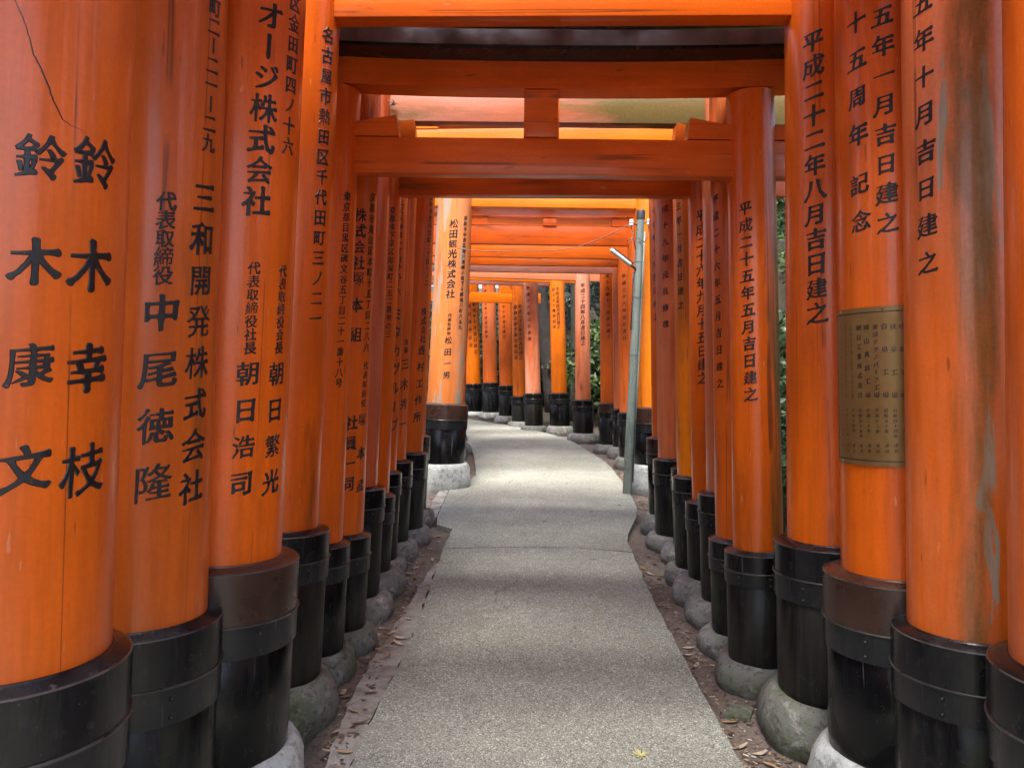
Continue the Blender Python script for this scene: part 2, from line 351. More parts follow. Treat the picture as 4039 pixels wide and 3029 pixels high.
def stone(name, a, b, moss, seed):
    k = N(name); v = k.coord(off=(seed, seed * 2, 0))
    n = k.noise(v, 9, 6, .65); n2 = k.noise(v, 70, 4, .7); m = k.noise(v, 4.5, 5, .65)
    col = k.mix(n, a, b); col = k.mix(k.math('MULTIPLY', k.ramp(n2, [(.5, 0.0), (.72, 1.0)]), .35), col, (.10, .10, .095))
    col = k.mix(k.math('MULTIPLY', k.ramp(m, [(.44, 0.0), (.58, 1.0)]), moss), col, (.070, .090, .032))
    mud = k.noise(v, 6, 5, .7)
    col = k.mix(k.math('MULTIPLY', k.ramp(mud, [(.56, 0.0), (.72, 1.0)]), .55), col, (.13, .10, .075))
    pit = k.noise(v, 26, 5, .7); col = k.mix(k.math('MULTIPLY', k.ramp(pit, [(.53, 0.0), (.61, 1.0)]), .65), col, tuple(c * .35 for c in a))
    pale = k.noise(v, 13, 5, .7, .5); col = k.mix(k.math('MULTIPLY', k.ramp(pale, [(.54, 0.0), (.64, 1.0)]), .55), col, tuple(min(.6, c * 1.5) for c in b))
    k.bump(k.mix(.5, n, pit), .9, .02)
    return k.set(col, .82)
M['stone0'] = stone('base_concrete', (.13, .125, .115), (.30, .29, .275), .45, 1)
M['stone1'] = stone('base_concrete_mossy', (.085, .085, .07), (.21, .21, .18), .85, 2)
M['stone2'] = stone('base_concrete_pale', (.34, .37, .345), (.54, .56, .53), .15, 3)
M['soil'] = None
# ------------------------------------------------------------------ brush characters
_txt = bpy.data.curves.new('character_source', 'FONT'); _txt.resolution_u = 3
_txo = bpy.data.objects.new('character_source', _txt); C.objects.link(_txo)
_dg = bpy.context.evaluated_depsgraph_get()
_glyphs = {}
def outline(ch):
    _txt.body = ch; _dg.update()
    ev = _txo.evaluated_get(_dg); me = ev.to_mesh()
    co = [Vector((v.co.x - .5, v.co.y - .38)) for v in me.vertices]
    cnt = {}
    for p in me.polygons:
        vv = list(p.vertices)
        area = sum(co[vv[i]].x * co[vv[(i + 1) % len(vv)]].y - co[vv[(i + 1) % len(vv)]].x * co[vv[i]].y for i in range(len(vv)))
        if area < 0: vv.reverse()
        for i in range(len(vv)):
            cnt[(vv[i], vv[(i + 1) % len(vv)])] = 1
    nxt = {a: b for (a, b) in cnt if (b, a) not in cnt}
    ev.to_mesh_clear()
    loops = []; seen = set()
    for s in list(nxt):
        if s in seen: continue
        lp = []; v = s
        while v not in seen and v in nxt:
            seen.add(v); lp.append(co[v]); v = nxt[v]
        if len(lp) > 2: loops.append(lp)
    return loops
def glyph(ch):
    """brush-like outline: swollen stroke ends, waisted strokes, rising horizontals; returns verts, tris (unit em)"""
    if ch in _glyphs: return _glyphs[ch]
    rot = ch in 'ー'
    loops = outline(ch)
    tot = sum(len(l) for l in loops)
    w0 = .034 if tot < 60 else (.022 if tot < 110 else .012)
    w1 = .044 if tot < 60 else (.028 if tot < 110 else .012)
    rnd = random.Random(ord(ch)); base = []; top = []; faces_e = []
    vb, eb, vt = [], [], []
    for lp in loops:
        if rot: lp = [Vector((-p.y, p.x)) for p in lp]
        pts = []
        cl = []
        for p in lp:
            if not cl or (p - cl[-1]).length > .004: cl.append(p)
        if len(cl) > 2 and (cl[0] - cl[-1]).length < .004: cl.pop()
        n = len(cl)
        if n < 3: continue
        flat = set(); orig = [p.copy() for p in cl]
        for i in range(n):
            j = (i + 1) % n; e = orig[j] - orig[i]
            if not (.02 < e.length < .14): continue
            a = (orig[i] - orig[i - 1]).normalized(); b = (orig[(j + 1) % n] - orig[j]).normalized(); e = e.normalized()
            if a.cross(e) < .55 or e.cross(b) < .55 or a.dot(b) > -.4: continue      # a stroke's free end
            nt_ = Vector((e.y, -e.x)); mid_ = (orig[i] + orig[j]) / 2; ru = rnd.random()
            if nt_.y < -.35 and nt_.x < .35: f_, ex = (.30 + .25 * ru, .030) if nt_.x < -.25 else (.45 + .45 * ru, .012)
            elif nt_.x < -.6: f_, ex = .62 + .25 * ru, .006
            elif nt_.x > .6: f_, ex = 1.18 + .2 * ru, .0
            elif nt_.x > .25: f_, ex = 1.0 - .5 * ru, .02
            else: f_, ex = .95, .0
            for q_ in (i, j): cl[q_] = mid_ + (orig[q_] - mid_) * f_ + nt_ * ex
            if nt_.x > .6: cl[i if orig[i].y > orig[j].y else j] += Vector((-.02, .008))
            if nt_.y > .6: cl[i if orig[i].x < orig[j].x else j] += Vector((-.012, .014))
            if f_ < .8: flat.add(i); flat.add(j)
        corner = []
        for i in range(n):
            a = (cl[i] - cl[i - 1]).normalized(); b = (cl[(i + 1) % n] - cl[i]).normalized()
            corner.append(a.angle(b, 0) > .6)
            if i in flat: corner[-1] = False
            pts.append((cl[i], corner[-1]))
        full = []
        for i in range(n):
            p, c = pts[i]; q = pts[(i + 1) % n][0]; L = (q - p).length
            k = max(1, int(L / .075)); full.append((p, c))
            if L > .06: full.append((p.lerp(q, .016 / L), False))
            for j in range(1, k): full.append((p.lerp(q, j / k), False))
            if L > .06: full.append((p.lerp(q, 1 - .016 / L), False))
        m = len(full)
        # distance to the nearest corner along the loop
        big = 9.0; d = [0.0 if c else big for _, c in full]
        for rep in range(2):
            for i in range(m): d[i] = min(d[i], d[i - 1] + (full[i][0] - full[i - 1][0]).length)
            for i in range(m - 1, -1, -1): d[i] = min(d[i], d[(i + 1) % m] + (full[(i + 1) % m][0] - full[i][0]).length)
        start = len(vb)
        for i in range(m):
            p = full[i][0]; a = (p - full[i - 1][0]).normalized(); b = (full[(i + 1) % m][0] - p).normalized()
            nn = Vector((a.y + b.y, -(a.x + b.x)))
            if nn.length < 1e-4: nn = Vector((a.y, -a.x))
            nn.normalize()
            wob = noise.noise(Vector((p.x * 7, p.y * 7, ord(ch) * .37)))
            w = w0 + w1 * ((.65 + .9 * noise.noise(Vector((p.x * 5 + 3, p.y * 5, ord(ch) * .11)))) * (math.exp(-d[i] / .06) - .55 * math.exp(-d[i] / .010)) - .25) + .010 * wob
            w += .012 * (p.x - p.y) * (tot < 110) + (.008 * abs(nn.x) - .009 * abs(nn.y)) * (tot < 140)
            def sh(q): return (q.x * .98 + .02 * q.y, q.y + .14 * q.x)
            vb.append(sh(p + nn * w)); vt.append(sh(p + nn * (w - .017)))
        for i in range(m): eb.append((start + i, start + (i + 1) % m))
    # chamfered rim: lower outline at the surface, upper outline slightly inside and proud
    def fill(vv):
        r = delaunay_2d_cdt([Vector(p) for p in vv], eb, [], 0, 1e-5)
        bm = bmesh.new(); V = [bm.verts.new((p.x, p.y, 0)) for p in r[0]]
        seg_ = [(vv[a], vv[c]) for a, c in eb]
        for f in r[2]:
            cx = sum(r[0][i].x for i in f) / 3; cy = sum(r[0][i].y for i in f) / 3; wn_ = 0
            for (x0, y0), (x1, y1) in seg_:
                if (y0 <= cy) != (y1 <= cy):
                    if x0 + (cy - y0) * (x1 - x0) / (y1 - y0) > cx: wn_ += 1 if y1 > y0 else -1
            if wn_ == 0: continue
            try: bm.faces.new([V[i] for i in f])
            except ValueError: pass
        bmesh.ops.triangulate(bm, faces=bm.faces[:])
        for x in (-.34, -.17, 0, .17, .34):
            bmesh.ops.bisect_plane(bm, geom=bm.verts[:] + bm.edges[:] + bm.faces[:], plane_co=(x, 0, 0), plane_no=(1, 0, 0))
        bmesh.ops.triangulate(bm, faces=bm.faces[:])
        bm.verts.index_update()
        out = ([(v.co.x, v.co.y) for v in bm.verts], [tuple(v.index for v in f.verts) for f in bm.faces if len(f.verts) == 3])
        bm.free(); return out
    g = (fill(vt), vb, vt, eb)
    _glyphs[ch] = g
    return g
def write_column(chars, a0, h0, a1, h1, size, rad, lift=.0006, up=.0010):
    """wrap a vertical line of characters round a pillar of radius rad(h); angles run left to right seen from outside"""
    V, Fc = [], []
    n = len(chars)
    while a1 - a0 > math.pi: a1 -= 2 * math.pi
    while a0 - a1 > math.pi: a1 += 2 * math.pi
    for i, ch in enumerate(chars):
        t = i / (n - 1) if n > 1 else 0
        ac = a0 + (a1 - a0) * t; hc = h0 + (h1 - h0) * t
        (fv, ff), vb, vt, eb = glyph(ch)
        s = size * (1.0 + .04 * math.sin(i * 2.3))
        def put(p, l):
            h = hc + p[1] * s; r = rad(h); a = ac + p[0] * s / r
            V.append(((r + l) * math.cos(a), (r + l) * math.sin(a), h))
        st = len(V)
        for p in fv: put(p, lift + up)
        Fc += [tuple(st + j for j in f) for f in ff]
        if size > .03:
            st = len(V); m = len(vb)
            for p in vb: put(p, lift * .3)
            for p in vt: put(p, lift + up)
            for a, b in eb: Fc.append((st + a, st + b, st + m + b, st + m + a))
    me = bpy.data.meshes.new('inscription'); me.from_pydata(V, [], Fc); me.update()
    return me
# ------------------------------------------------------------------ torii
GROUP = 'vermilion torii gates standing in a row over the path'
def make_torii(key, L, R, nb, mats, label, nuki_h=.18, gap=.22, sl=(0, 0), brown=False, stones=(0, 0), texts=(), strap=True, rivets=True, mata=None, plabel=(None, None), over=.05):
    """L, R: pillar keys or dicts; nb: height of the tie beam's underside; mats: (left paint, right paint, beam paint)"""
    pl, pr = (PILLAR[k] if isinstance(k, str) else k for k in (L, R))
    root = thing('torii_gate', label, 'torii gate', ((pl['X'] + pr['X']) / 2, (pl['Y'] + pr['Y']) / 2, min(pl['g'], pr['g'])), GROUP)
    ro = Vector(root.location)
    nt = nb + nuki_h; pt = nt + gap
    for side, (kk, p) in enumerate(((L, pl), (R, pr))):
        base = Vector((p['X'], p['Y'], p['g'])) - ro; r = p['r']; g = p['g']; lean = p['lean']
        seg = 56 if p['Y'] < 7 else 36
        hb, ht, hp = p['zb'] - g, p['top'] - g, pt - g
        rad = lambda h, r=r, ht=ht: r * (1 - .018 * max(0, h - ht))
        bm = bmesh.new(); m = 16
        prof = [(rad(hb + (hp - hb) * i / m) + .0012 * noise.noise(Vector((i * .9, p['X'] * 9, p['Y']))), hb + (hp - hb) * i / m) for i in range(m + 1)]
        prof.append((0.001, hp)); lathe(bm, prof, seg)
        po = obj('pillar', bm, mats[side], root, base); po.rotation_euler = (0, lean, 0); sharp(po)
        if plabel[side]: po['label'] = plabel[side]
        for t in INSCRIPTION:
            if t[0] != kk: continue
            n = len(t[1]); da = t[4] - t[2]
            da -= 2 * math.pi * round(da / (2 * math.pi))
            for i, ch in enumerate(t[1]):
                f = i / (n - 1) if n > 1 else 0; a_ = t[2] + da * f; h_ = t[3] + (t[5] - t[3]) * f; s_ = t[6] * (1 + .04 * math.sin(i * 2.3))
                obj('carved_character', write_column(ch, a_, h_, a_, h_, s_, rad), M['ink'], po, smooth=False)
        if kk == 'L1':
            V, Fc = [], []; pts_ = []
            for (a0, h0), (a1, h1) in zip(CRACK, CRACK[1:]):
                for q_ in range(4): t = q_ / 4; pts_.append((a0 + (a1 - a0) * t + .008 * noise.noise(Vector((h0 * 40 + q_, 0, 0))), h0 + (h1 - h0) * t))
            for i, (a_, h_) in enumerate(pts_):
                w_ = .0006 + .0008 * (1 - abs(2 * i / len(pts_) - 1)); rr = rad(h_) + .0005
                for s_ in (-1, 1): V.append((rr * math.cos(a_ + s_ * w_ / rr), rr * math.sin(a_ + s_ * w_ / rr), h_ + s_ * w_ * .35))
                if i: Fc.append((2 * i - 2, 2 * i - 1, 2 * i + 1, 2 * i))
            me = bpy.data.meshes.new('crack'); me.from_pydata(V, [], Fc); me.update(); obj('crack', me, M['ink'], po, smooth=False)
        # black sleeve round the foot
        rs = p['rs']; sm = M['sleeve%d' % sl[side]]
        h_lid = (.115 if not brown else .135) * min(1.25, rs / .2); h_str = .085 * min(1.2, rs / .2)
        bm = bmesh.new(); lathe(bm, [(rs - .014, hb - .06), (rs - .012, hb), (rs - .009, hb + .1), (rs - .008, ht - h_lid - .02), (rs - .03, ht - h_lid)], seg, .009, p['Y'], 3)
        so = obj('foot_sleeve', bm, sm, root, base); so.rotation_euler = (0, lean, 0); sharp(so, 50)
        bm = bmesh.new()
        rg = lathe(bm, [(r - .01, ht + .004), (r + .004, ht + .003), (r + .008, ht - .001), (rs - .004, ht - .011), (rs, ht - .014), (rs + .001, ht - h_lid), (rs - .02, ht - h_lid - .003)], seg, .005, p['Y'] + 3, 3)
        lo = obj('lid', bm, M['lid_brown'] if brown else M['lid'], so); lo.data.materials.append(M['worn_highlight'])
        for f in lo.data.polygons[3 * seg:4 * seg]: f.material_index = 1
        sharp(lo, 28)
        if strap:
            rb = rs + .0015; z1 = ht - h_lid - .001
            bm = bmesh.new(); lathe(bm, [(rs - .012, z1 + .0005), (rb + .003, z1), (rb + .0045, z1 - .002), (rb + .0035, z1 - .006), (rb, z1 - .0065), (rb - .001, z1 - h_str), (rs - .012, z1 - h_str - .002)], seg, .004, p['Y'] + 5, 3)
            st_ = obj('strap', bm, M['strap'], so); st_.data.materials.append(M['worn_highlight'])
            for f in st_.data.polygons[:3 * seg]: f.material_index = 1
            sharp(st_, 28)
            if rivets and p['Y'] < 6:
                me = None; am = -math.pi * (.78 if side else .22)
                for a in (am, am + (.9 if side else -.9), am + (1.9 if side else -1.9)):
                    for dz in (.028, .068):
                        if me is None:
                            bm = bmesh.new(); bmesh.ops.create_uvsphere(bm, u_segments=10, v_segments=6, radius=.006)
                            rv = obj('rivet', bm, M['rivet'], so); me = rv.data
                        else: rv = obj('rivet', me, None, so)
                        rv.location = (rb * math.cos(a), rb * math.sin(a), z1 - dz * h_str / .085)
        # concrete base ring
        rt = p['rst']; bm = bmesh.new(); q = hb
        sd_ = p['X'] * 3 + p['Y']
        w_ = rt - rs
        lathe(bm, [(rs - .05, q - .02), (rs - .012, q - .006), (rs + .008, q + .003), (rs + w_ * .35, q - .004), (rs + w_ * .66, q * .90), (rs + w_ * .88, q * .76), (rt, q * .55), (rt + .006, q * .34), (rt, q * .14), (rt - .02, -.02), (rt - .05, -.12)], seg, .075, sd_, 7)
        bo = obj('base_stone', bm, M['stone%d' % stones[side]], root, base)
        bo.rotation_euler = (0, 0, p['Y'] * 2.1)
    # beams run from pillar to pillar
    def at(p, z): return Vector((p['X'] + math.tan(p['lean']) * (z - p['g']), p['Y'], z))
    a, b = at(pl, nb), at(pr, nb); d = b - a; half = d.length / 2; ang = math.atan2(d.y, d.x)
    mid = (a + b) / 2; mid.z = 0
    th = min(.11, pl['r'] * .62)
    def beam(name, bm, mat, parent=root):
        o = obj(name, bm, mat, parent); o.location = mid - ro if parent is root else (0, 0, 0); o.rotation_euler = (0, 0, ang) if parent is root else (0, 0, 0)
        return sharp(o)
    ext = pl['r'] + .30
    bm = bmesh.new(); box(bm, -half - ext, half + ext, -th / 2, th / 2, nb, nt, .006); beam('tie_beam', bm, mats[2])
    bm = bmesh.new(); w = .080
    box(bm, -w + .0, w, -th / 2 - .014, th / 2 + .014, nt + .002, pt - .002, .004); beam('centre_strut', bm, mats[2])
    rm = (pl['r'] + pr['r']) / 2
    for sx in (-1, 1):
        rr = (pl if sx < 0 else pr)['r'] * .97
        for inn in (-1, 1):
            bm = bmesh.new(); k = sx * inn
            x0 = rr * .84; x1 = rr + .185
            zz = [(x0, .003), (x1 + .012, .003), (x1, .102), (x0, .066)]
            vs1 = [bm.verts.new((k * x, -th / 2 - .004, nt + z)) for x, z in zz]; vs2 = [bm.verts.new((k * x, th / 2 + .004, nt + z)) for x, z in zz]
            bm.faces.new(vs1 if k > 0 else vs1[::-1]); bm.faces.new(vs2[::-1] if k > 0 else vs2)
            for i in range(4):
                j = (i + 1) % 4; f = (vs1[j], vs1[i], vs2[i], vs2[j]); bm.faces.new(f if k > 0 else f[::-1])
            o = beam('wedge', bm, mats[2])
            c = a if sx < 0 else b; zc = at(pl if sx < 0 else pr, nt + .04)
            o.location = Vector((zc.x, zc.y, 0)) - ro; o.rotation_euler = (0, 0, ang)
    ext2 = pl['r'] + .48; depth = th / 2 + .022
    def curved(z0, h, y0, y1, e, taper=0.0, n=12):
        bm = bmesh.new(); rings = []
        for i in range(n + 1):
            t = -1 + 2 * i / n; x = t * (half + e); up = .055 * abs(t) ** 2.4
            rings.append([bm.verts.new((x, y0, z0 + up)), bm.verts.new((x, y1, z0 + up)), bm.verts.new((x, y1 - taper * .0, z0 + h + up)), bm.verts.new((x, y0 + taper * .0, z0 + h + up))])
        for p_, q_ in zip(rings, rings[1:]):
            for i in range(4):
                j = (i + 1) % 4; bm.faces.new((p_[i], p_[j], q_[j], q_[i]))
        bm.faces.new(rings[0][::-1]); bm.faces.new(rings[-1])
        bmesh.ops.recalc_face_normals(bm, faces=bm.faces[:]); return bm
    beam('lower_lintel', curved(pt + .001, .125, -depth, depth, ext2), mats[2])
    beam('upper_lintel', curved(pt + .128, .07, -depth - over, depth + over, ext2 + .08), M['kasagi'])
    beam('roof_sheet', curved(pt + .138, .068, -depth - over - .015, depth + over + .015, ext2 + .10), M['sheet'])
    return root
V2 = (.77, .140, .010); YEL = (.82, .205, .007); BRI = (.86, .185, .003); RED = (.66, .100, .008); PINK = (.62, .155, .055)
def far_left(x, y, r, key):
    q = PILLAR[key]; g = gz(y)
    return dict(X=x, Y=y, r=r, g=g, top=g + q['top'] - q['g'], rs=q['rs'], zb=g + q['zb'] - q['g'], rst=q['rst'], lean=.03)
def far_right(x, y, r):
    g = gz(y); return dict(X=x, Y=y, r=r, g=g, top=g + .74, rs=r * 1.3, zb=g + .16, rst=r * 1.3 + .07, lean=-.03)
TORII = [
 ('A', 'L1', 'R1', 3.12, dict(l=dict(base=V2, fade=.30, crack=.9, peel=.06, wear=.15), r=dict(base=V2, fade=.5, peel=.25), b=dict(base=V2)),
  'torii gate with two columns of four huge carved characters on a cracked pillar', dict(sl=(0, 0))),
 ('B', 'L2', 'R2', 3.08, dict(l=dict(base=(.68, .135, .014), fade=.25, moss=.25, wear=.4), r=dict(base=V2, fade=.6, peel=.40, moss=.55, wear=.4, mosscol=((.13, .05, .010), (.27, .12, .03)), mossdir=(-.45, -.89, 0), mossr=(.90, 1.0)), b=dict(base=V2)),
  'torii gate with flaking moss-stained pillar opposite one carved with a company name', dict(sl=(1, 1))),
 ('C', 'L3', 'R3', 3.02, dict(l=dict(base=VERM, fade=.12, wear=.3), r=dict(base=VERM, fade=.1, wear=.15), b=dict(base=VERM)),
  'clean orange torii gate with wide brown sleeve lids and a brass plaque', dict(sl=(0, 3), brown=True, stones=(2, 2))),
 ('D', 'L4', 'R4', 3.11, dict(l=dict(base=VERM, fade=.3, wear=.65, moss=.15), r=dict(base=VERM, fade=.22, wear=.2), b=dict(base=VERM, fade=.2)),
  'tall orange torii gate between the brown-lidded plaque gate and the low gate with mossy pillar', dict(sl=(2, 2), stones=(1, 1))),
 ('E', 'L5', 'R5', 2.586, dict(l=dict(base=VERM, fade=.15, wear=.2), r=dict(base=VERM, fade=.25, moss=.75, wear=.4, mossdir=(.80, -.6, 0), mossr=(.55, .95)), b=dict(base=(.80, .145, .014), fade=.3, wear=.25)),
  'low torii gate with slim pillars, one green with moss down its outer side', dict(over=.13, nuki_h=.17, gap=.225, sl=(0, 2), stones=(1, 1))),
 ('F', 'L6', 'R6', 2.70, dict(l=dict(base=V2, fade=.15, moss=.35, wear=.6), r=dict(base=V2, fade=.2, moss=.6, wear=.4), b=dict(base=V2, moss=.3)),
  'brownish torii gate directly behind the low slim-pillared one, pillar tops stained green', dict(nuki_h=.16, gap=.30, sl=(1, 1), stones=(1, 0))),
 ('G', 'L7', 'R7', 3.104, dict(l=dict(base=RED, fade=.55, wear=.1, rough=.2, fadecol=(.62, .25, .17)), r=dict(base=PINK, fade=.7, wear=.3), b=dict(base=PINK, fade=.95, moss=1.0, mossx=(-.2, .5), mosscol=((.05, .05, .010), (.135, .125, .035)), fadecol=(.46, .21, .15), mossdir=None)),
  'pink-faded torii gate without visible characters, its tie beam bleached and mossy', dict(sl=(2, 2), stones=(0, 0))),
 ('H', 'L8', 'R8', 2.778, dict(l=dict(base=VERM, fade=.1), r=dict(base=VERM, fade=.1), b=dict(base=RED, wear=.75, fade=.05)),
  'dark vermilion torii gate with low dark-streaked tie beam just behind the pink-faded gate', dict(nuki_h=.17, gap=.30, sl=(1, 1), stones=(0, 0))),
 ('I', 'L9', 'R9', 3.16, dict(l=dict(base=VERM, fade=.15), r=dict(base=YEL, fade=.1, moss=.2), b=dict(base=YEL, fade=.2)),
  'yellow-orange torii gate with slim pillars, large katakana running down one of them', dict(sl=(1, 1), stones=(0, 0))),
 ('J', 'L10', 'R10', 3.08, dict(l=dict(base=V2, fade=.15), r=dict(base=V2), b=dict(base=V2)),
  'orange torii gate mostly hidden behind the yellow-orange gate with katakana', dict(sl=(1, 0), stones=(0, 0))),
 ('K', 'L11', 'R11', 3.2, dict(l=dict(base=V2, fade=.3), r=dict(base=PINK, fade=.35, moss=.3), b=dict(base=V2)),
  'torii gate with thick salmon pillars, second before the open lit stretch of path', dict(sl=(1, 1), stones=(0, 0))),
 ('L', 'L12', 'R12', 3.3, dict(l=dict(base=V2), r=dict(base=VERM), b=dict(base=V2)),
  'torii gate with brown sleeve lids, last before the open lit stretch of path', dict(sl=(0, 0), brown=True, stones=(0, 0))),
 ('M', 'L13', 'R13', 3.509, dict(l=dict(base=(.72, .20, .035), fade=.65, peel=.9, wear=.35, crack=.4, rough=.5, fadecol=(.58, .25, .115)), r=dict(base=YEL, fade=.1, wear=.05), b=dict(base=YEL, fade=.12, wear=.1)),
  'big torii gate with one bleached peeling pillar, black sleeves and pale green-grey base stones', dict(sl=(3, 3), brown=True, stones=(2, 2))),
 ('N', dict(x=-.74, y=9.1, k='Ra'), 'Ra', 3.267, dict(l=dict(base=RED), r=dict(base=V2), b=dict(base=RED, wear=.9, fade=0)),
  'dark red torii gate with dark-streaked tie beam right behind the bleached-pillar gate', dict(nuki_h=.22, gap=.10)),
 ('O', dict(x=-.80, y=9.7, k='Rb'), 'Rb', 3.215, dict(l=dict(base=VERM), r=dict(base=V2, fade=.4), b=dict(base=V2, fade=.15)),
  'orange torii gate partly hidden by the lamp pole, carved pillar peeping past it', {}),
 ('P', dict(x=-.82, y=10.2, k='Rb'), dict(x=1.66, y=10.2, r=.13), 3.19, dict(l=dict(base=VERM), r=dict(base=VERM), b=dict(base=V2, fade=.45)),
  'salmon-beamed torii gate just in front of the mauve-faded gate', {}),
 ('Q', dict(x=-.86, y=10.65, k='Rc'), 'Rc', 3.167, dict(l=dict(base=PINK), r=dict(base=PINK, fade=.5), b=dict(base=(.50, .19, .14), fade=.6, fadecol=(.55, .30, .25))),
  'mauve-faded torii gate where the path begins to bend', {}),
 ('R', dict(x=-.9, y=11.0, k='Rd'), 'Rd', 3.26, dict(l=dict(base=V2), r=dict(base=V2, fade=.4), b=dict(base=V2)),
  'torii gate with brown sleeve lids at the start of the bend', dict(brown=True)),
 ('S', dict(x=-.95, y=12.0, k='Re'), 'Re', 3.277, dict(l=dict(base=V2), r=dict(base=PINK, fade=.75, fadecol=(.70, .30, .19)), b=dict(base=(.72, .24, .11), fade=.6)),
  'pink and orange faded torii gate with twelve characters in one bold column', dict(sl=(2, 2))),
 ('T', dict(x=-1.27, y=13.0, k='Rf'), 'Rf', 3.378, dict(l=dict(base=BRI), r=dict(base=BRI, fade=.0, wear=.05, crack=.1), b=dict(base=BRI, fade=.05)),
  'freshly painted bright orange torii gate with glossy jet-black sleeves', dict(sl=(3, 3))),
 ('U', dict(x=-1.7, y=13.45, k='Rg'), 'Rg', 3.368, dict(l=dict(base=PINK), r=dict(base=PINK, fade=.8, peel=.25, wear=.5, fadecol=(.70, .30, .18)), b=dict(base=(.48, .18, .13), fade=.6, fadecol=(.50, .28, .24))),
  'weathered pink torii gate with flecked bare timber beside the freshly painted one', dict(sl=(2, 2), stones=(1, 1))),
 ('V', dict(x=-1.95, y=14.2, k='Rh'), 'Rh', 3.12, dict(l=dict(base=BRI), r=dict(base=(.70, .15, .01), wear=.3), b=dict(base=BRI)),
  'low bright orange torii gate whose tie beam end pokes out past its pillar', dict(nuki_h=.19, sl=(2, 2))),
 ('W', dict(x=-2.2, y=14.85, k='Ri'), 'Ri', 3.65, dict(l=dict(base=V2), r=dict(base=V2, fade=.2), b=dict(base=V2)),
  'dark orange torii gate in the bend behind the low bright one', {}),
 ('X', dict(x=-2.55, y=15.7, k='Rj'), 'Rj', 3.72, dict(l=dict(base=V2), r=dict(base=V2, fade=.45), b=dict(base=V2)),
  'salmon torii gate in the bend with a repair inscription, black sleeves ringed twice', {}),
 ('Y', dict(x=-2.95, y=16.2, k='Rk'), 'Rk', 3.76, dict(l=dict(base=BRI), r=dict(base=BRI, fade=.05), b=dict(base=BRI)),
  'bright orange torii gate with two columns of writing, deepest in the bend', dict(sl=(3, 3), stones=(2, 2))),
 ('Z', dict(x=-3.4, y=16.9, k='Rk'), dict(x=-1.28, y=17.2, r=.15), 3.8, dict(l=dict(base=V2), r=dict(base=V2), b=dict(base=V2)),
  'orange torii gate only glimpsed past the bleached peeling pillar', {}),
]
# row of gates goes on unseen behind the viewpoint, added to shade the nearest pillars
for y_, nm in ((.92, 'unseen torii gate next to the cracked pillar with huge characters, toward the way back'), (.38, 'unseen torii gate second along the way back from the cracked pillar'), (-.25, 'unseen torii gate third along the way back from the cracked pillar')):
    TORII.append(('back', dict(x=-1.12, y=y_, k='R4'), dict(x=1.42, y=y_, r=.175), 3.1, dict(l=dict(base=V2), r=dict(base=V2), b=dict(base=V2)), nm, {}))
for i, (k, L, R, nb, mm, label, kw) in enumerate(TORII):
    if isinstance(L, dict): L = far_left(L['x'], L['y'], PILLAR[L['k']]['r'], L['k'])
    if isinstance(R, dict): R = far_right(R['x'], R['y'], R['r'])
    mats = [paint('paint_' + n, seed=i * 3 + j, axis='X' if n == 'b' else 'Z', **mm[n]) for j, n in enumerate('lrb')]
    make_torii(k, L, R, nb, mats, label, **kw)
# brass plaque on the gate with brown lids
p = PILLAR['R3']; pr_ = p['r'] + .004
k = N('plaque_brass'); v = k.coord(); nn = k.noise(v, 25, 4)
M['brass'] = k.set(k.mix(nn, (.20, .115, .035), (.27, .16, .055)), k.ramp(nn, [(.3, .32), (.7, .5)]), metal=.55)
proot = thing('dedication_plaque', 'curved brass plaque listing factories in small engraved columns, screwed to an orange pillar', 'plaque', (p['X'], p['Y'], p['g']))
proot.rotation_euler = (0, p['lean'], 0)
def patch(a0, a1, h0, h1, r, n=24, th=.002):
    bm = bmesh.new(); ro, ri = [], []
    for i in range(n + 1):
        a = a0 + (a1 - a0) * i / n; c, s = math.cos(a), math.sin(a)
        ro.append((bm.verts.new((r * c, r * s, h0)), bm.verts.new((r * c, r * s, h1)))); ri.append((bm.verts.new(((r - th) * c, (r - th) * s, h0)), bm.verts.new(((r - th) * c, (r - th) * s, h1))))
    for i in range(n):
        bm.faces.new((ro[i][0], ro[i + 1][0], ro[i + 1][1], ro[i][1])); bm.faces.new((ro[i][1], ro[i + 1][1], ri[i + 1][1], ri[i][1])); bm.faces.new((ri[i][0], ri[i + 1][0], ro[i + 1][0], ro[i][0]))
    for e in (0, n): bm.faces.new((ro[e][0], ro[e][1], ri[e][1], ri[e][0]))
    bmesh.ops.recalc_face_normals(bm, faces=bm.faces[:]); return bm
A0, A1, H0, H1 = -3.33, -1.10, 1.201 , 1.736
sharp(obj('plate', patch(A0, A1, H0, H1, pr_, 36, .004), M['brass'], proot))
bm = bmesh.new(); V_ = []
fr = bmesh.new()
for (a, b, c, d) in ((A0 + .05, A1 - .05, H0 + .016, H0 + .0195), (A0 + .05, A1 - .05, H1 - .0195, H1 - .016), (A0 + .05, A0 + .07, H0 + .016, H1 - .016), (A1 - .07, A1 - .05, H0 + .016, H1 - .016)):
    q = patch(a, b, c, d, pr_ + .0006, 30, .001); me = bpy.data.meshes.new('t'); q.to_mesh(me); q.free(); fr.from_mesh(me)
obj('border_line', fr, M['ink'], proot)
for t in PLAQUE_TEXT:
    if t[0].endswith('工場') and len(t[0]) == 4:
        for i, ch in enumerate(t[0]):
            f = i / 3; a_, h_ = t[1] + (t[3] - t[1]) * f, t[2] + (t[4] - t[2]) * f
            obj('engraved_character', write_column(ch, a_, h_, a_, h_, t[5], lambda h: pr_, .0006, .0003), M['ink'], proot, smooth=False)
    else: obj('engraved_column', write_column(*t, lambda h: pr_, .0006, .0003), M['ink'], proot, smooth=False)
sm_ = None
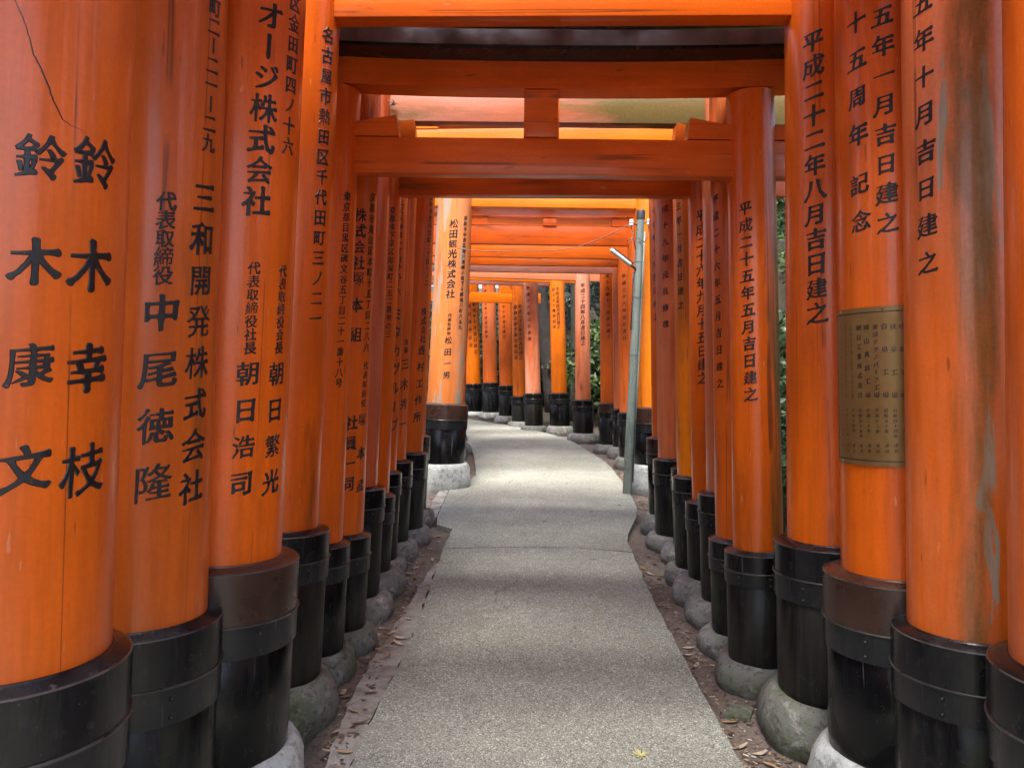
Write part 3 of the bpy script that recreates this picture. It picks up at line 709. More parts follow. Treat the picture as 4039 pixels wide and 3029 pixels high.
for a in (A0 + .22, (A0 + A1) / 2, A1 - .22):
    for h in (H0 + .008, H1 - .008):
        bm = bmesh.new() if sm_ is None else None
        if bm: bmesh.ops.create_uvsphere(bm, u_segments=8, v_segments=5, radius=.004); s_ = obj('screw', bm, M['brass'], proot); sm_ = s_.data
        else: s_ = obj('screw', sm_, None, proot)
        s_.location = (pr_ * math.cos(a), pr_ * math.sin(a), h)
bpy.data.objects.remove(_txo)
# ------------------------------------------------------------------ ground, path
def smooth(a, b, x): t = min(1, max(0, (x - a) / (b - a))); return t * t * (3 - 2 * t)
PITS = ((-.80, 2.93, .11, .10), (1.02, 6.9, .1, .03))
def height(x, y):
    z = SLOPE * min(y, 19) + max(0, y - 19) * .22
    z += .30 * max(0, x - 3.2) * smooth(3.2, 8, x) + .22 * max(0, -x - 4.5) * smooth(4.5, 9, -x)
    if y > 15: z += .45 * max(0, x + .5 - (17.8 - y) * .4) * smooth(15, 18.5, y) * smooth(0.2, 3, x + .5)
    z -= .10 * smooth(1.9, 2.6, x) * (1 - smooth(4, 6, x))
    if z > 9: z = 9 + (z - 9) * .25
    if abs(x) < 7 and -4 < y < 22: z += .012 * noise.noise(Vector((x * 3, y * 3, 0))) + .007 * noise.noise(Vector((x * 11, y * 11, 4)))
    else: z += .10 * noise.noise(Vector((x * .7, y * .7, 2)))
    for px, py, pr, pd in PITS:
        d2 = ((x - px) / pr) ** 2 + ((y - py) / (pr * 1.1)) ** 2
        z -= pd * math.exp(-d2 * d2)
    return z
def axis_pts(lo, hi, step, far):
    a = []; x = lo
    while x < hi: a.append(x); x += step
    a.append(hi); s = step; x = hi; up = []
    while x < far: s *= 1.35; x += s; up.append(x)
    s = step; x = lo; dn = []
    while x > -far: s *= 1.35; x -= s; dn.append(x)
    return dn[::-1] + a + up
xs = axis_pts(-1.6, 2.2, .045, 380); ys = axis_pts(.5, 15, .055, 380)
verts = [(x, y, height(x, y)) for y in ys for x in xs]; nx = len(xs)
faces = [(j * nx + i, j * nx + i + 1, (j + 1) * nx + i + 1, (j + 1) * nx + i) for j in range(len(ys) - 1) for i in range(nx - 1)]
me = bpy.data.meshes.new('ground'); me.from_pydata(verts, [], faces); me.update()
k = N('soil'); v = k.coord()
a = k.noise(v, 3, 5, .65); b = k.noise(v, 60, 5, .7); c = k.noise(v, 260, 3, .6)
col = k.mix(a, (.115, .088, .068), (.23, .19, .155)); col = k.mix(k.math('MULTIPLY', k.ramp(b, [(.5, 0.0), (.62, 1.0)]), .6), col, (.065, .045, .034))
col = k.mix(k.math('MULTIPLY', k.ramp(c, [(.62, 0.0), (.68, 1.0)]), .6), col, (.36, .31, .25))
sx = k.n('ShaderNodeSeparateXYZ'); k.l(v, sx.inputs[0]); dx = k.n('ShaderNodeMath', operation='SUBTRACT'); k.l(sx.outputs[0], dx.inputs[0]); dx.inputs[1].default_value = .2
ad = k.n('ShaderNodeMath', operation='ABSOLUTE'); k.l(dx.outputs[0], ad.inputs[0])
far_ = k.math('MAXIMUM', k.ramp(k.math('MULTIPLY', ad.outputs[0], .1), [(.16, 0.0), (.22, 1.0)]), k.ramp(k.math('MULTIPLY', sx.outputs[1], .04), [(.52, 0.0), (.58, 1.0)]))
col = k.mix(far_, col, k.mix(b, (.022, .018, .011), (.060, .045, .026)))      # leaf mould under the trees
k.bump(k.mix(.5, b, c), .8, .012); k.set(col, .95)
structure(obj('ground', me, k.m))
def slab(name, outline_pts, mat, h=.05, t=.09, jit=.006, seed=0, step=.06):
    """slab following the slope, slightly ragged edge"""
    pts = []
    n = len(outline_pts)
    for i in range(n):
        p, q = Vector(outline_pts[i]), Vector(outline_pts[(i + 1) % n]); m = max(1, int((q - p).length / step))
        for j in range(m):
            s = p.lerp(q, j / m); pts.append((s.x + jit * noise.noise(Vector((s.x * 9, s.y * 9, seed))) + jit * .6 * noise.noise(Vector((s.x * 31, s.y * 31, seed))), s.y + jit * noise.noise(Vector((s.y * 9, s.x * 9, seed + 5)))))
    bm = bmesh.new()
    top = [bm.verts.new((x, y, gz(y) + h)) for x, y in pts]
    rim = [bm.verts.new((x, y, gz(y) + h)) for x, y in pts]
    f = bm.faces.new(top)
    if f.normal.z < 0 or (f.normal_update() or f.normal.z < 0): f.normal_flip()
    bot = [bm.verts.new((x, y, gz(y) + h - t)) for x, y in pts]
    for i in range(len(pts)):
        j = (i + 1) % len(pts); bm.faces.new((top[i], bot[i], bot[j], top[j]))
    bmesh.ops.delete(bm, geom=rim, context='VERTS')
    bmesh.ops.recalc_face_normals(bm, faces=bm.faces[:])
    bmesh.ops.triangulate(bm, faces=[f_ for f_ in bm.faces if len(f_.verts) > 4])
    return sharp(structure(obj(name, bm, mat)), 30)
k = N('exposed_aggregate'); v = k.coord()
def vor(vec, s):
    x = k.n('ShaderNodeTexVoronoi'); x.inputs['Scale'].default_value = s; k.l(vec, x.inputs['Vector']); return x
wob = k.n('ShaderNodeVectorMath', operation='MULTIPLY_ADD'); nz = k.n('ShaderNodeTexNoise'); nz.inputs['Scale'].default_value = 160; k.l(v, nz.inputs['Vector'])
k.l(nz.outputs['Color'], wob.inputs[0]); wob.inputs[1].default_value = (.006, .006, .006); k.l(v, wob.inputs[2])
v1 = vor(wob.outputs[0], 190); v2 = vor(wob.outputs[0], 380)
sep = k.n('ShaderNodeSeparateColor'); k.l(v1.outputs['Color'], sep.inputs[0])
sep2 = k.n('ShaderNodeSeparateColor'); k.l(v2.outputs['Color'], sep2.inputs[0])
peb = k.ramp(sep.outputs[0], [(0.0, (.13, .13, .125)), (.3, (.29, .29, .27)), (.6, (.40, .40, .375)), (.85, (.56, .56, .52)), (1.0, (.78, .78, .73))])
fine = k.ramp(sep2.outputs[0], [(0.0, (.22, .22, .205)), (1.0, (.46, .46, .43))])
col = k.mix(k.ramp(sep.outputs[1], [(.45, 0.0), (.5, 1.0)]), fine, peb)
gap_ = k.ramp(v1.outputs['Distance'], [(.45, 1.0), (.75, .55)]); col = k.mix(1.0, col, gap_, 'MULTIPLY')
stain = k.ramp(k.noise(v, 1.1, 5, .6), [(.30, (.74, .725, .70)), (.62, (1, 1, 1))]); col = k.mix(1.0, col, stain, 'MULTIPLY')
blot = k.ramp(k.noise(v, 6, 5, .7), [(.3, .86), (.7, 1.0)]); col = k.mix(1.0, col, blot, 'MULTIPLY')
vc = k.n('ShaderNodeTexVoronoi', feature='DISTANCE_TO_EDGE'); vc.inputs['Scale'].default_value = .55
wc = k.n('ShaderNodeVectorMath', operation='MULTIPLY_ADD'); nc = k.n('ShaderNodeTexNoise'); nc.inputs['Scale'].default_value = 2.5; nc.inputs['Detail'].default_value = 5; k.l(v, nc.inputs['Vector'])
k.l(nc.outputs['Color'], wc.inputs[0]); wc.inputs[1].default_value = (.5, .5, .5); k.l(v, wc.inputs[2]); k.l(wc.outputs[0], vc.inputs['Vector'])
crk = k.math('MULTIPLY', k.ramp(vc.outputs['Distance'], [(.0, 1.0), (.004, 0.0)]), k.ramp(k.noise(v, 1.3, 2), [(.54, 0.0), (.60, .6)]))
col = k.mix(crk, col, (.06, .05, .04))
drt = k.ramp(k.noise(v, 2.2, 6, .7, .6), [(.56, 0.0), (.72, .45)]); col = k.mix(drt, col, (.20, .17, .135))
col = k.mix(1.0, col, (.97, 1.0, .90), 'MULTIPLY')
k.bump(v1.outputs['Distance'], .5, .004); M['path'] = k.set(col, .85)
k = N('kerb_concrete'); v = k.coord(); a = k.noise(v, 5, 6, .65); b = k.noise(v, 120, 4, .7)
col = k.mix(a, (.24, .225, .20), (.42, .405, .37)); col = k.mix(k.math('MULTIPLY', k.ramp(b, [(.5, 0.0), (.66, 1.0)]), .4), col, (.10, .085, .07)); sl_ = k.noise(v, 7, 6, .7, .4); col = k.mix(k.ramp(sl_, [(.42, 0.0), (.60, .8)]), col, (.15, .115, .085)); k.bump(k.mix(.5, b, sl_), .5, .010); M['kerb'] = k.set(col, .9)
JOINT = [(-.498, 5.688), (-.25, 5.735), (-.02, 5.763), (.22, 5.76), (.462, 5.773), (.70, 5.73), (.915, 5.663)]
near = [(-.571 - .045 * 0, -5), (-.585, 2.2), (-.571, 2.754), (-.543, 3.361), (-.507, 3.898), (-.499, 4.786)] + JOINT + [(.877, 4.585), (.871, 3.53), (.872, 2.79), (.865, -5)]
def rounded(pts, a, b, n=5):
    """Catmull-Rom through pts[a:b], the rest as it is"""
    out = list(pts[:a])
    for i in range(a, b):
        p0, p1, p2, p3 = (Vector(pts[max(a, min(b, j))]) for j in (i - 1, i, i + 1, i + 2))
        for q in range(n):
            t = q / n; out.append(tuple(.5 * (2 * p1 + (p2 - p0) * t + (2 * p0 - 5 * p1 + 4 * p2 - p3) * t * t + (3 * p1 - p0 - 3 * p2 + p3) * t ** 3)))
    return out + list(pts[b:])
slab('path', near[::-1], M['path'], jit=.009)
farp = [(x, y + .016 + .006 * math.sin(x * 9)) for x, y in JOINT][::-1] + [(-.481, 6.302), (-.621, 6.462), (-.649, 6.743), (-.640, 8.20), (-.467, 8.523), (-.404, 8.872), (-.443, 9.488), (-.52, 10.5), (-.65, 11.6), (-1.0, 12.7), (-1.8, 13.8), (-3.0, 15.0), (-4.6, 16.0),
    (-3.9, 18.0), (-2.4, 17.0), (-1.3, 16.0), (-.55, 14.9), (-.05, 14.3), (.588, 13.025 + .2), (.965, 12.059), (1.139, 10.848), (1.254, 9.836), (1.255, 8.348), (1.19, 7.14), (.99, 6.3), (.925, 5.95)]
farp = rounded(farp, 12, len(farp) - 1)
slab('path', farp[::-1], M['path'], seed=3, jit=.009)
slab('kerb_strip', [(-.578, -3), (-.592, 2.2), (-.579, 2.754), (-.551, 3.361), (-.515, 3.898), (-.507, 4.786), (-.508, 5.4), (-.535, 5.35), (-.575, 4.9), (-.62, 4.3), (-.655, 3.9), (-.69, 3.4), (-.67, 2.75), (-.68, -3)], M['kerb'], h=.032, seed=6, jit=.022)
slab('kerb_strip', [(-.657, 6.75), (-.648, 8.2), (-.735, 8.32), (-.76, 7.4), (-.72, 6.70)], M['kerb'], h=.045, seed=8, jit=.008)
# loose concrete pavers by a base stone
def paver(x, y, pts, rz, label, tilt=.02):
    bm = bmesh.new(); t = [bm.verts.new((a, b, .035)) for a, b in pts]; u = [bm.verts.new((a, b, 0)) for a, b in pts]
    bm.faces.new(t); bm.faces.new(u[::-1])
    for i in range(len(pts)): j = (i + 1) % len(pts); bm.faces.new((t[j], t[i], u[i], u[j]))
    bmesh.ops.bevel(bm, geom=bm.edges[:], offset=.004, segments=1, affect='EDGES'); bmesh.ops.recalc_face_normals(bm, faces=bm.faces[:])
    o = obj('broken_paver', bm, M['stone1']); sharp(o); o.location = (x, y, height(x, y) - .012); o.rotation_euler = (tilt, 0, rz); return tag(o, label, 'paver')
paver(1.16, 2.72, [(-.16, -.10), (.12, -.13), (.16, .06), (.02, .13), (-.13, .10)], .25, 'flat broken concrete paver lying below the mossy cracked base stone')
paver(1.0, 3.30, [(-.06, -.05), (.05, -.06), (.07, .05), (-.03, .06)], -.3, 'small broken concrete chip between the path and two base stones')
# ------------------------------------------------------------------ lamp pole and wire
k = N('pole_paint'); v = k.coord(sc=(1, 1, .15)); a = k.noise(v, 14, 6, .7); b = k.noise(k.coord(), 60, 4)
col = k.mix(k.ramp(a, [(.35, 0.0), (.7, 1.0)]), (.07, .095, .078), (.19, .215, .19)); col = k.mix(k.math('MULTIPLY', k.ramp(b, [(.58, 0.0), (.66, 1.0)]), .5), col, (.28, .29, .27)); M['pole'] = k.set(col, .55)
M['white'] = plain('porcelain', (.75, .75, .72), .2, var=.15); M['lamp'] = plain('lamp_plastic', (.55, .55, .47), .35, var=.2, scale=12); M['dark'] = plain('dark_rubber', (.02, .02, .022), .5); M['wire'] = plain('old_wire', (.12, .085, .06), .7)
PX, PY = 1.215, 7.92; pz = gz(PY) + .05
pole = thing('lamp_pole', 'leaning grey-green lamp pole with white insulators beside the path', 'lamp pole', (PX, PY, pz))
lean = .036; pole.rotation_euler = (0, lean - .0, 0); PH = 2.93
bm = bmesh.new(); lathe(bm, [(.046, -.08), (.046, .0), (.045, .6), (.043, 1.5), (.040, PH), (.001, PH)], 20); sharp(obj('pole', bm, M['pole'], pole))
bm = bmesh.new(); lathe(bm, [(.045, PH - .07), (.045, PH + .012), (.041, PH + .022), (.001, PH + .024)], 20); sharp(obj('cap', bm, M['dark'], pole))
bm = bmesh.new(); tube(bm, [(.050, -.02, .12), (.049, -.02, 1.2), (.047, -.02, 2.2), (.045, -.02, PH - .2)], .009); obj('conduit', bm, M['pole'], pole)
for z in (.27, 1.45, 2.05, 2.42):
    bm = bmesh.new(); lathe(bm, [(  .0455 - z * .002, z - .011), (.0490 - z * .002, z - .010), (.0490 - z * .002, z + .010), (  .0455 - z * .002, z + .011)], 20); sharp(obj('strap', bm, M['pole'], pole))
for x, y, z in ((-.10, -.03, PH - .12), (.085, -.02, PH - .10)):
    bm = bmesh.new(); lathe(bm, [(.001, -.035), (.020, -.034), (.024, -.012), (.015, -.006), (.026, .002), (.026, .012), (.015, .018), (.019, .034), (.001, .036)], 16); obj('insulator', bm, M['white'], pole, (x, y, z))
    bm = bmesh.new(); tube(bm, [(x, y, z + .0), (x * .6, y * .6, z - .01), (0, 0, z - .015)], .007); obj('bracket', bm, M['dark'], pole)
bm = bmesh.new(); tube(bm, [(-.10, -.03, PH - .16), (-.075, -.05, PH - .24), (-.10, -.055, PH - .33), (-.14, -.05, PH - .35), (-.13, -.05, PH - .30), (-.07, -.05, PH - .29), (-.045, -.05, PH - .40)], .005, 6); obj('cable_loop', bm, M['dark'], pole)
bm = bmesh.new(); tube(bm, [(.085, -.02, PH - .14), (.075, -.04, PH - .26), (.04, -.06, PH - .32), (-.02, -.055, PH - .28)], .005, 6); obj('cable_loop', bm, M['dark'], pole)
bm = bmesh.new(); tube(bm, [(-.05, -.03, 2.30), (-.058, -.06, 2.22), (-.055, -.06, 1.9), (-.052, -.04, 1.7)], .006, 6); obj('cable', bm, M['dark'], pole)
# slanting tube lamp
d = Vector((-.245, -.06, .155)).normalized(); s0 = Vector((-.05, -.04, 2.345))
bm = bmesh.new(); box(bm, -.0, .27, -.026, .026, -.018, .018, .012); M4 = Matrix.Translation(s0 + d * .045) @ d.to_track_quat('X', 'Z').to_matrix().to_4x4(); bmesh.ops.transform(bm, matrix=M4, verts=bm.verts[:]); obj('lamp_cover', bm, M['lamp'], pole)
bm = bmesh.new(); box(bm, -.01, .26, -.020, .020, .017, .034, .004); bmesh.ops.transform(bm, matrix=M4, verts=bm.verts[:]); obj('lamp_back', bm, M['dark'], pole)
bm = bmesh.new(); tube(bm, [tuple(s0 + Vector((.05, .04, -.03))), tuple(s0), tuple(s0 + d * .06)], [.012, .012, .010]); obj('lamp_arm', bm, M['dark'], pole)
bm = bmesh.new(); pts = []
A_, B_ = Vector((PX + .02, PY - .03, pz + PH - .12)), Vector((-.60, 7.98, 3.02))
for i in range(25):
    t = i / 24; q = A_.lerp(B_, t); q.z -= .17 * math.sin(math.pi * t) ** 1.0 * (1 + .2 * math.sin(7 * t)); pts.append(tuple(q))
tube(bm, pts, .0042, 6); tag(obj('overhead_wire', bm, M['wire']), 'thin twisted wire sagging from the lamp pole insulator to the bleached pillar', 'wire')
# ------------------------------------------------------------------ fallen leaves
def leafmesh(seed, l=.055, w=.017):
    r = random.Random(seed); bm = bmesh.new(); n = 6; L_, C_, R_ = [], [], []
    curl = r.uniform(.2, .9); tw = r.uniform(-.5, .5)
    for i in range(n + 1):
        t = i / n; y = (t - .5) * l; ww = w * math.sin(math.pi * (t * .94 + .03)) ** .8; z = curl * .18 * l * (2 * t - 1) ** 2
        C_.append(bm.verts.new((0, y, z))); L_.append(bm.verts.new((-ww * .5, y, z + ww * (.25 + tw * t * .3)))); R_.append(bm.verts.new((ww * .5, y, z + ww * (.25 - tw * t * .3))))
    for i in range(n): bm.faces.new((L_[i], C_[i], C_[i + 1], L_[i + 1])); bm.faces.new((C_[i], R_[i], R_[i + 1], C_[i + 1]))
    me = bpy.data.meshes.new('fallen_leaf'); bm.to_mesh(me); bm.free(); return me
def dryleaf(name, a, b):
    k = N(name); oi = k.n('ShaderNodeObjectInfo'); nn = k.noise(k.coord(), 80, 4)
    return k.set(k.mix(nn, k.mix(oi.outputs['Random'], a, b), (.16, .10, .06)), .65)
LEAF = [dryleaf('leaf_pale', (.55, .44, .30), (.62, .58, .50)), dryleaf('leaf_tan', (.38, .22, .10), (.50, .34, .18)), dryleaf('leaf_brown', (.15, .085, .045), (.26, .16, .09))]
lm = [[leafmesh(s * 10 + q) for s in range(4)] for q in range(3)]
for q in range(3):
    for me in lm[q]: me.materials.append(LEAF[q])
rl = random.Random(5)
def drop(x, y, z, label, group, q=None, s=None):
    q = rl.choice((0, 0, 1, 1, 2)) if q is None else q
    o = bpy.data.objects.new('fallen_leaf', rl.choice(lm[q])); C.objects.link(o)
    s = s or rl.uniform(.85, 1.5); o.scale = (s, s, s); o.location = (x, y, z + .004); o.rotation_euler = (rl.uniform(-.2, .2), rl.uniform(-.2, .2), rl.uniform(0, 6.28))
    return tag(o, label, 'leaf', group)
def clear(x, y):
    return all((x - p['X']) ** 2 + (y - p['Y']) ** 2 > (p['rst'] + .01) ** 2 for p in PILLAR.values())
n_ = 0
while n_ < 70:
    y = 2.7 + 6.2 * rl.random() ** .8; x = rl.uniform(-.80, -.56) if y < 6.4 else rl.uniform(-.95, -.72)
    if not clear(x, y): continue
    zz = max(height(x, y), gz(y) + .032 if (-.66 < x and y < 4.9) else -9)
    drop(x, y, zz, 'dry fallen leaf in the gutter beside the concrete kerb strip', 'leaves fallen in the gutter by the kerb strip'); n_ += 1
n_ = 0
while n_ < 85:
    y = 2.6 + 8 * rl.random() ** .9; x = rl.uniform(.90, 1.08) if y < 6 else rl.uniform(1.2, 1.45)
    if y > 10.3: x -= .15
    if not clear(x, y): continue
    drop(x, y, height(x, y), 'dry fallen leaf on the bare soil strip without kerb', 'leaves fallen on the bare soil strip'); n_ += 1
for x, y in ((-.30, 4.95), (.10, 3.6), (.50, 4.4), (.30, 6.6), (-.2, 7.3), (.75, 7.0), (.9, 7.5), (1.05, 7.3), (.4, 9.0), (-.1, 9.6), (.62, 8.4), (-.38, 5.95), (-.12, 4.25), (.84, 8.1), (.55, 10.4), (.1, 11.2)):
    drop(x, y, gz(y) + .05, 'single dry leaf lying out on the concrete path', 'leaves scattered on the concrete path', s=rl.uniform(.5, .9), q=rl.choice((1, 2)))
# fallen flower on the path
bm = bmesh.new()
for i in range(26):
    a = rl.uniform(0, 6.28); r = rl.uniform(.015, .035); e = rl.uniform(.05, .7)
    tube(bm, [(0, 0, .004), (r * math.cos(a) * math.cos(e), r * math.sin(a) * math.cos(e), .004 + r * math.sin(e) * .7)], [.0016, .0024], 5)
tag(obj('fallen_blossom', bm, plain('blossom_yellow', (.72, .66, .28), .6), None, (.505, 2.86, gz(2.86) + .05)), 'small yellow tufted blossom dropped on the concrete path', 'blossom')
# crumbs of leaf and twig
V_, F_ = [], []
for i in range(9000):
    y = 2.4 + 9 * rl.random() ** 1.3; x = rl.uniform(-.95, -.60) if rl.random() < .5 else rl.uniform(.88, 1.25)
    if y > 6: x += .0 if x < 0 else .2
    if not clear(x, y): continue
    z = max(height(x, y) + .003, gz(y) + .034 if (-.66 < x < 0 and y < 4.4) else -9)
    if -.66 < x < 0 and y < 4.4 and rl.random() < .35: continue
    a = rl.uniform(0, 6.28); l = rl.uniform(.004, .014); w = l * rl.uniform(.15, .6); c, s = math.cos(a), math.sin(a); n = len(V_)
    V_ += [(x - c * l - s * w, y - s * l + c * w, z), (x - c * l + s * w, y - s * l - c * w, z + .002), (x + c * l + s * w, y + s * l - c * w, z + rl.uniform(0, .005)), (x + c * l - s * w, y + s * l + c * w, z + .003)]; F_.append((n, n + 1, n + 2, n + 3))
me = bpy.data.meshes.new('leaf_litter'); me.from_pydata(V_, [], F_); me.update()
k = N('litter'); gi = k.n('ShaderNodeNewGeometry'); k.set(k.ramp(gi.outputs['Random Per Island'], [(0, (.05, .032, .022)), (.6, (.16, .10, .065)), (.85, (.34, .26, .18)), (1, (.50, .44, .36))]), .8)
o = obj('leaf_litter', me, k.m); o['kind'] = 'stuff'; o['label'] = 'brown crumbs of leaf and twig along the soil strips'; o['category'] = 'leaf litter'
# ------------------------------------------------------------------ wood on the slope
def leafmat(name, lo, hi, tip):
    k = N(name); g = k.n('ShaderNodeNewGeometry')
    col = k.ramp(g.outputs['Random Per Island'], [(0, lo), (.75, hi), (1, tip)])
    k.set(col, .38); k.b.inputs['Transmission Weight'].default_value = 0
    tr = k.n('ShaderNodeBsdfTranslucent'); k.l(col, tr.inputs[0]); mx = k.n('ShaderNodeMixShader'); mx.inputs[0].default_value = .25
    k.l(k.b.outputs[0], mx.inputs[1]); k.l(tr.outputs[0], mx.inputs[2]); k.l(mx.outputs[0], k.t.nodes['Material Output'].inputs[0]); return k.m
G1 = leafmat('leaf_dark', (.020, .040, .016), (.055, .095, .035), (.12, .17, .07)); G2 = leafmat('leaf_fresh', (.045, .085, .018), (.11, .19, .045), (.22, .30, .09)); G3 = leafmat('leaf_grey', (.030, .048, .028), (.075, .105, .065), (.16, .20, .14))
BARK = plain('bark', (.075, .060, .048), .9, var=.55, scale=9, bump=.6)
BARK2 = plain('bark_mossy', (.06, .058, .035), .9, var=.6, scale=7, bump=.6)
def leafcloud(seed, blobs, n, size):
    r = random.Random(seed); V, Fc = [], []
    tot = sum(b[3] for b in blobs)
    for bx, by, bz, br in blobs:
        for _ in range(int(n * br / tot)):
            while True:
                p = Vector((r.uniform(-1, 1), r.uniform(-1, 1), r.uniform(-1, 1)))
                if p.length < 1 and p.length > .25: break
            # spray clumps
            c = Vector((bx, by, bz)) + Vector((p.x, p.y, p.z * .75)) * br
            up = (p + Vector((0, 0, .6))).normalized()
            for q in range(3):
                d = Vector((r.gauss(0, 1), r.gauss(0, 1), r.gauss(0, .55))).normalized()
                s = size * r.uniform(.6, 1.3); w = s * .38
                nrm = (up * .9 + Vector((r.gauss(0, .5), r.gauss(0, .5), r.gauss(0, .3)))).normalized()
                sd_ = d.cross(nrm).normalized(); o = c + d * s * .4; k = len(V)
                V += [tuple(o - d * s * .5), tuple(o + sd_ * w * .5 - nrm * w * .12), tuple(o + d * s * .5 - nrm * s * .12), tuple(o - sd_ * w * .5 - nrm * w * .12)]
                Fc += [(k, k + 1, k + 2), (k, k + 2, k + 3)]
    me = bpy.data.meshes.new('foliage'); me.from_pydata(V, [], Fc); me.update(); return me
def trunkmesh(seed, h, r0, bend=(0, 0), limbs=5):
    r = random.Random(seed); bm = bmesh.new(); pts, rad = [], []
    for i in range(13):
        t = i / 12; pts.append((bend[0] * t + .06 * math.sin(t * 5 + seed), bend[1] * t + .06 * math.cos(t * 4 + seed), -.3 + (h + .3) * t)); rad.append(r0 * (1.25 - .25 * min(1, t * 10)) * (1 - .65 * t))
    tube(bm, pts, rad, 12); out = [bm]
    for j in range(limbs):
        t = .45 + .5 * j / limbs; i = int(t * 12); b = Vector(pts[i]); a = r.uniform(0, 6.28); L = h * r.uniform(.22, .38); q = bmesh.new()
        tube(q, [tuple(b), tuple(b + Vector((math.cos(a) * L * .4, math.sin(a) * L * .4, L * .25))), tuple(b + Vector((math.cos(a) * L, math.sin(a) * L, L * .7)))], [rad[i] * .6, rad[i] * .4, rad[i] * .12], 8); out.append(q)
    return out, pts
CLOUD = {}
def tree(x, y, h, r0, label, seed, bend=(0, 0), bark=BARK, leaf=G1, low=.38, n=2600):
    t = thing('tree', label, 'tree', (x, y, height(x, y)), 'trees on the slope behind the gates')
    bms, pts = trunkmesh(seed, h, r0, bend)
    obj('trunk', bms[0], bark, t)
    for b in bms[1:]: obj('limb', b, bark, t)
    r = random.Random(seed); blobs = []
    for i in range(13):
        u = low + (1.05 - low) * i / 12; a = i * 2.4; R = h * .20 * (1.15 - .5 * abs(u - .6)); c = Vector(pts[min(12, int(u * 12))])
        blobs.append((c.x + math.cos(a) * R * .9, c.y + math.sin(a) * R * .9, h * u, R * r.uniform(.55, .85)))
    obj('crown', leafcloud(seed, blobs, n, .15), leaf, t, smooth=False); return t
tree(3.55, 8.6, 9, .16, 'dark slender tree just outside the low slim-pillared gate', 1, (.5, .3))
tree(1.30, 15.7, 10, .15, 'straight dark mossy trunk between the fresh orange and the pink faded gates', 2, (.1, .2), BARK2, low=.5)
tree(.98, 17.0, 9, .19, 'thick leaning ribbed trunk behind the weathered pink gate', 3, (-1.0, .3), BARK, G3, low=.5)
tree(4.2, 12.4, 8, .14, 'thin tree growing behind the lamp pole gates', 4, (-.3, .2), BARK2, G2)
tree(-1.4, 21.5, 10, .24, 'dark trunk behind the deepest gates of the bend', 5, (.3, 0), BARK)
tree(.5, 23.5, 11, .26, 'tall tree farther up the slope beyond the bend', 6, (.2, 0), BARK2, G3)
tree(5.6, 17.5, 10, .24, 'broad tree high on the bank beyond the straight mossy trunk', 7, (-.4, 0), BARK, G1)
tree(6.2, 6.2, 9, .2, 'tree standing well back from the moss-stained pillar', 8, (0, .3), BARK2, G3)
tree(-3.8, 20.5, 10, .25, 'tree overhanging the far end of the bend', 9, (.3, 0), BARK, G1)
for j_, (x_, y_) in enumerate(((-5.6, 2.0), (-6.2, 5.6), (-5.4, 9.0), (-6.0, 12.5), (5.8, 1.6), (-6.0, -2.5), (5.8, -3.0))):  # trees out of view, added to hold back sky light from the sides
    tree(x_, y_, 8.5, .18, 'unseen tree of the wood lining the gates, added to cut side light', 20 + j_, (.3, .2), BARK, (G1, G3)[j_ % 2], n=1800, low=.18)
SHR = [leafcloud(50 + i, [(0, 0, .45, .5), (.35, .2, .7, .42), (-.35, .1, .75, .45), (.05, -.3, .85, .4), (.1, .3, 1.15, .38), (-.15, -.1, 1.3, .3)], 620, .105) for i in range(4)]
STEM = []
for i in range(3):
    bm = bmesh.new()
    for j in range(5):
        a = j * 1.3 + i; tube(bm, [(0, 0, -.15), (math.cos(a) * .12, math.sin(a) * .12, .4), (math.cos(a) * .38, math.sin(a) * .38, 1.1)], [.016, .011, .004], 6)
    me = bpy.data.meshes.new('stems'); bm.to_mesh(me); bm.free(); me.materials.append(BARK); STEM.append(me)
rs_ = random.Random(21)
shr_var = {}
def shrub(x, y, s, leaf, label, group):
    t = thing('shrub', label, 'shrub', (x, y, height(x, y)), group); t.scale = (s, s, s * rs_.uniform(.85, 1.2)); t.rotation_euler = (0, 0, rs_.uniform(0, 6.28))
    i = rs_.randrange(4); key = (i, leaf.name)
    if key not in shr_var:
        me = SHR[i].copy(); me.materials.append(leaf); shr_var[key] = me
    obj('foliage', shr_var[key], None, t, smooth=False); obj('stems', rs_.choice(STEM), None, t); return t
spots = []
for j in range(240):
    x = rs_.uniform(-5.5, 9.5); y = rs_.uniform(4.2, 25)
    if y < 16.6 and x < 2.7 - max(0, y - 13.5) * .35: continue
    if y >= 16.6 and x < 1.8 and y < 18.6 + max(0, -x) * .25: continue
    if any((x - a) ** 2 + (y - b) ** 2 < .75 ** 2 for a, b in spots): continue
    spots.append((x, y))
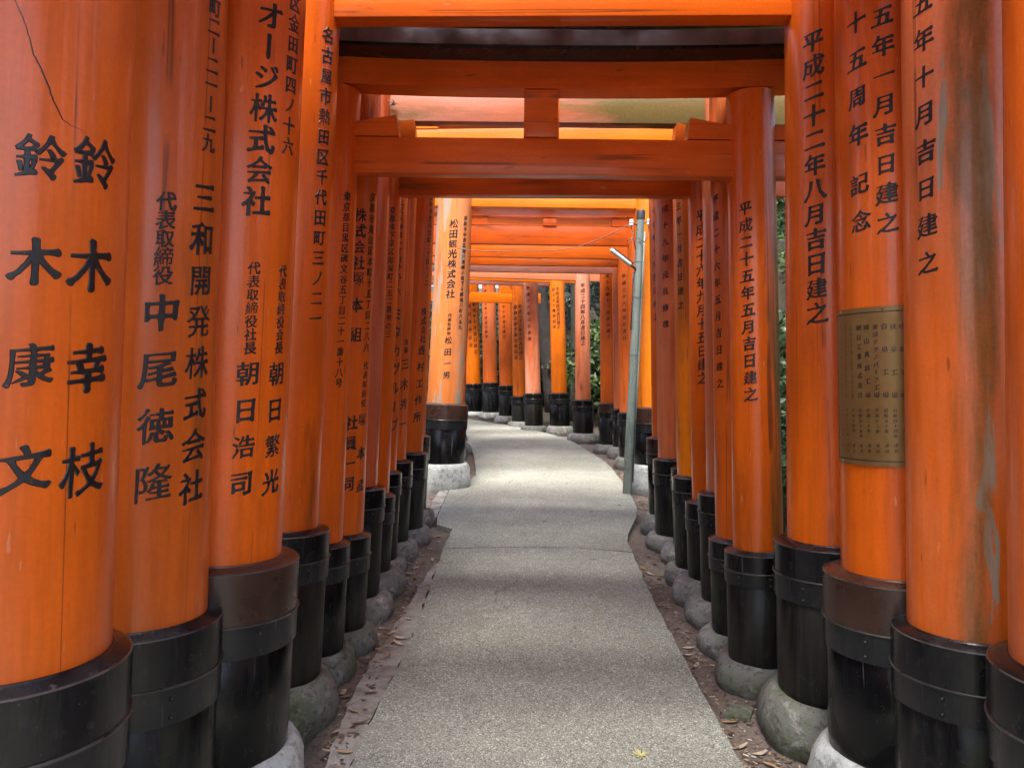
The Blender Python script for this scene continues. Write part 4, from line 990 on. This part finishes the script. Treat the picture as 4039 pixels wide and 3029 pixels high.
for x, y in ((2.15, 5.9), (2.65, 7.2), (3.05, 8.4), (3.5, 9.8), (2.5, 10.6), (2.45, 12.1), (2.5, 13.4), (2.15, 14.7), (1.75, 16.2), (1.3, 17.0), (.75, 17.8), (.1, 18.2), (-.4, 18.6), (-1.0, 19.0), (2.9, 14.6), (2.5, 16.0), (3.2, 13.2)): spots.append((x, y))
for j in range(46):  # unseen shrubs left of the gates, added to block low side light
    x = -2.9 - rs_.random() * 2.2; y = -2 + j * .36
    if y < 12: spots.append((x, y))
for j in range(12): spots.append((3.0 + rs_.random() * 1.5, -2 + j * .52))
for x, y in spots:
    q = rs_.random() if (x, y) not in ((2.45, 12.1), (2.5, 13.4), (1.75, 16.2)) else .1
    if y > 11.9 and q < .3: shrub(x, y, rs_.uniform(.9, 1.6), G2, 'fresh light green shrub growing behind the gates', 'light green shrubs on the slope')
    elif q < .7: shrub(x, y, rs_.uniform(.9, 1.7), G1, 'dark glossy evergreen shrub growing behind the gates', 'dark evergreen shrubs on the slope')
    else: shrub(x, y, rs_.uniform(.8, 1.5), G3, 'dull grey-green shrub growing behind the gates', 'grey-green shrubs on the slope')
# pale boulder behind a black sleeve in the bend
bm = bmesh.new(); bmesh.ops.create_icosphere(bm, subdivisions=3, radius=.3)
for v in bm.verts: v.co *= 1 + .22 * noise.noise(v.co * 3.3); v.co.z *= 1.5
tag(obj('boulder', bm, M['stone0'], None, (1.95, 12.6, height(1.95, 12.6) + .3)), 'pale upright boulder behind the pillars at the start of the bend', 'boulder')

# tuft of dried weed caught on the pink-faded tie beam
bm = bmesh.new()
for i in range(22):
    a = rl.uniform(0, 6.28); e = rl.uniform(-.6, 1.2); r = rl.uniform(.02, .055); tube(bm, [(0, 0, 0), (r * .5 * math.cos(a), -abs(r * .25 * math.sin(a)), r * .5 * math.sin(e)), (r * math.cos(a), -abs(r * .5 * math.sin(a)), r * math.sin(e) * .8 - .004)], [.002, .0016, .0008], 5)
tag(obj('dried_weed_tuft', bm, plain('dried_weed', (.24, .20, .15), .9), None, (-.70, 4.36, 3.19)), 'small tuft of dried weed caught on the bleached mossy tie beam', 'weed')
